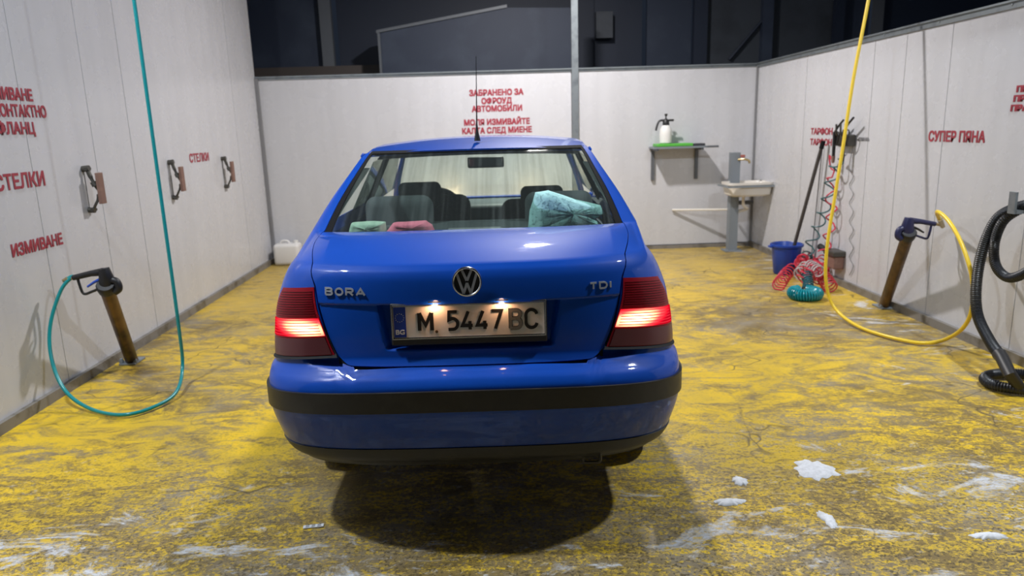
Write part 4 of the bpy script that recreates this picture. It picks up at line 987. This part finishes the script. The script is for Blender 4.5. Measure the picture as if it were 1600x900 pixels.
# thin grey line and cables on the wall
wr = empty('wall_cable', (XR, 6.3, 0), label='thin wavy grey cable running down the right wall below the rack', cat='cable')
pts = [XW(1333, 228, .012)] + [XW(1329 + (4 if k % 2 else -2), 262 + k * 14, .012) for k in range(13)]
MB().tube(spline(pts, 5), .0035, 5).build('cable', M['joint'], wr, True)
wr2 = empty('wall_pipe', (XR, 6.9, 0), label='thin straight grey rod on the right wall beside the broom handle', cat='rod')
MB().tube([XW(1285, 228, .02), XW(1267, 410, .02)], .006, 6).build('rod', M['joint'], wr2, True)
# dark box low on the wall
c0 = XW(1311, 404); vb = empty('valve_box', (XR, c0.y, c0.z), label='grimy valve box low on the right wall behind the yellow hose', cat='box')
MB().rbox((XR - .05, c0.y - .02, c0.z), (.10, .17, .16), .012, 2).build('housing', M['brick'], vb)
MB().rbox((XR - .055, c0.y - .02, c0.z + .06), (.12, .20, .05), .01, 2).build('lid', M['clamp'], vb)
MB().tube([(XR - .06, c0.y + .05, c0.z + .05), (XR - .08, c0.y + .22, c0.z + .08)], [.022, .03], 10).build('valve', M['gun'], vb, True)
# right holder, gun, yellow hose
gb = at_x(1381, 474, 3.12); tp = at_y(1419, 366, 4.78); end = lance_set('R', (gb.x, gb.y, 0), tp, 'gun_blue', 'rusty leaning tube holder standing on the floor by the right wall', 'dark blue trigger gun stuck in the right holder with a yellow hose', None)
yp = [end, at_x(1464, 331, 2.95), at_x(1482, 345, 2.93), at_x(1502, 380, 2.92), at_x(1518, 430, 2.93), at_x(1519, 480, 2.95), at_x(1505, 512, 2.96), at_x(1475, 531, 2.96), at_z(1440, 536, .02), at_z(1395, 528, .02), at_z(1345, 512, .02)]
b0 = at_z(1312, 490, .05); yp += [b0]
v0 = at_z(1290, 455)      # the hanging part
for (px, py) in ((1296, 465), (1290, 430), (1293, 380), (1304, 310), (1317, 230), (1334, 120), (1357, 0), (1385, -160)):
    yp.append(at_y(px, py, b0.y + .10 + (465 - py) * .0006))
ys = empty('yellow_hose', (b0.x, b0.y, 0), label='long yellow hose hanging from above and looping to the right gun', cat='hose')
MB().tube(spline(yp, 10), .0125, 10).build('hose', M['hose_yellow'], ys, True)
MB().tube([yp[0], (yp[0] + yp[1]) / 2], .016, 10).build('ferrule', M['brass'], ys, True)
# vacuum hose and its wall hook
vh = empty('vacuum_hose', (2.9, 3.7, 0), label='thick black ribbed vacuum hose hung on the right wall and coiled on the floor', cat='hose')
X1 = 2.93
vp = [at_x(1622, 322, X1 + .05), at_x(1646, 338, X1 + .03), at_x(1650, 368, X1), at_x(1630, 398, X1 - .02), at_x(1606, 424, X1 - .03), at_x(1576, 434, X1 - .02), at_x(1556, 415, X1 - .02), at_x(1554, 380, X1), at_x(1568, 345, X1), at_x(1596, 326, X1 + .05)]
vp2 = [at_x(1620, 318, X1 + .05), at_x(1590, 324, X1 + .02), at_x(1558, 342, X1), at_x(1537, 385, X1 - .02), at_x(1526, 440, X1 - .04), at_x(1527, 490, X1 - .07), at_x(1546, 532, X1 - .12), at_x(1566, 560, X1 - .16)]
def ribbed(pts, r, n=8, pitch=.012):
    P = spline(pts, n); L = [0]
    for a, c in zip(P, P[1:]): L.append(L[-1] + (c - a).length)
    N = int(L[-1] / pitch * 2); out = []; rs = []; k = 0
    for i in range(N + 1):
        d = L[-1] * i / N
        while k < len(P) - 2 and L[k + 1] < d: k += 1
        out.append(P[k].lerp(P[k + 1], (d - L[k]) / max(1e-6, L[k + 1] - L[k]))); rs.append(r if i % 2 else r * .88)
    return MB().tube(out, rs, 14)
ribbed(vp, .028).build('upper_loop', M['hose_black'], vh, True)
ribbed(vp2, .031).build('hanging_run', M['hose_black'], vh, True)
a_ = vp2[-1]; fl_ = [at_z(1585, 598, .035)]
MB().tube([a_ + (vp2[-2] - a_) * .25, a_, at_x(1578, 585, X1 - .20), at_z(1592, 604, .05)], [.036, .034, .032, .030], 14).build('cuff', M['gun'], vh, True)
cc = at_z(1592, 596, .035); ringp = [cc + Vector((.17 * math.cos(a), .13 * math.sin(a), 0)) for a in [math.radians(-60 - 30 * k) for k in range(12)]]
ribbed(ringp + [ringp[0] + Vector((.1, -.02, .0))], .030).build('floor_ring', M['hose_black'], vh, True)
vk = empty('hose_hook', (XR, vp[-1].y, vp[-1].z), label='grey steel hook holding the vacuum hose on the right wall', cat='hook')
hk = at_x(1597, 322, X1 + .02)
MB().box(((XR + hk.x) / 2, hk.y, hk.z - .03), (XR - hk.x + .10, .05, .02)).box((hk.x - .055, hk.y, hk.z + .02), (.015, .05, .12)).build('arm', M['alu'], vk)
MB().box((XR - .005, hk.y, hk.z - .05), (.012, .08, .16)).build('wall_plate', M['alu'], vk)

# ================================================================== FLOOR THINGS
pp = at_z(490, 823); sc_p = empty('paper_scrap', (pp.x, pp.y, 0), label='small white paper scrap with dark dashes on the floor behind the car', cat='paper')
R2 = Matrix.Rotation(.12, 3, 'Z')
MB().rbox((pp.x, pp.y, .003), (.078, .022, .003), .001, 1, R2).build('sheet', M['paper'], sc_p)
for k in range(3):
    for j in range(2): MB().box(Vector((pp.x, pp.y, .0052)) + R2 @ Vector((-.022 + k * .022, -.005 + .010 * j, 0)), (.014, .0025, .001), R2 @ Matrix.Rotation(.3, 3, 'Z')).build('dash', M['plate_black'], sc_p)
def foam(cx, cy, rx, ry, seed, label):
    r = random.Random(seed); n = 40; V = [(cx, cy, .012)]; Fc = []
    ph = [(r.uniform(0, 6.3), r.uniform(.03, .13), k) for k in (2, 3, 5, 9, 13)]
    rings = [(.35, .012), (.7, .008), (.92, .004), (1.0, .0006)]
    for (q, z) in rings:
        for k in range(n):
            a = 2 * math.pi * k / n; w = 1 + sum(am * math.sin(kk * a + p_) for p_, am, kk in ph) * q
            V.append((cx + rx * q * w * math.cos(a), cy + ry * q * w * math.sin(a), z))
    for k in range(n): Fc.append((0, 1 + k, 1 + (k + 1) % n))
    for i in range(3):
        for k in range(n): a = 1 + i * n + k; c = 1 + i * n + (k + 1) % n; Fc.append((a, c, c + n, a + n))
    o = link('foam_puddle', V, Fc, M['foam'], None, True); return tag(o, label, 'foam', 'patches of soap foam on the floor')
for (px, py, rx, ry, sd, lb) in ((1273, 734, .078, .095, 3, 'largest patch of white soap foam on the yellow floor right of the car'),
                                 (1156, 752, .030, .040, 4, 'small soap foam patch left of the largest one'),
                                 (1140, 785, .055, .030, 8, 'flat soap foam patch below and left of the largest one'),
                                 (1293, 812, .025, .060, 9, 'narrow soap foam streak below the largest patch'),
                                 (1545, 838, .060, .022, 12, 'soap foam patch at the far right front of the floor')):
    q = at_z(px, py); foam(q.x, q.y, rx, ry, sd, lb)
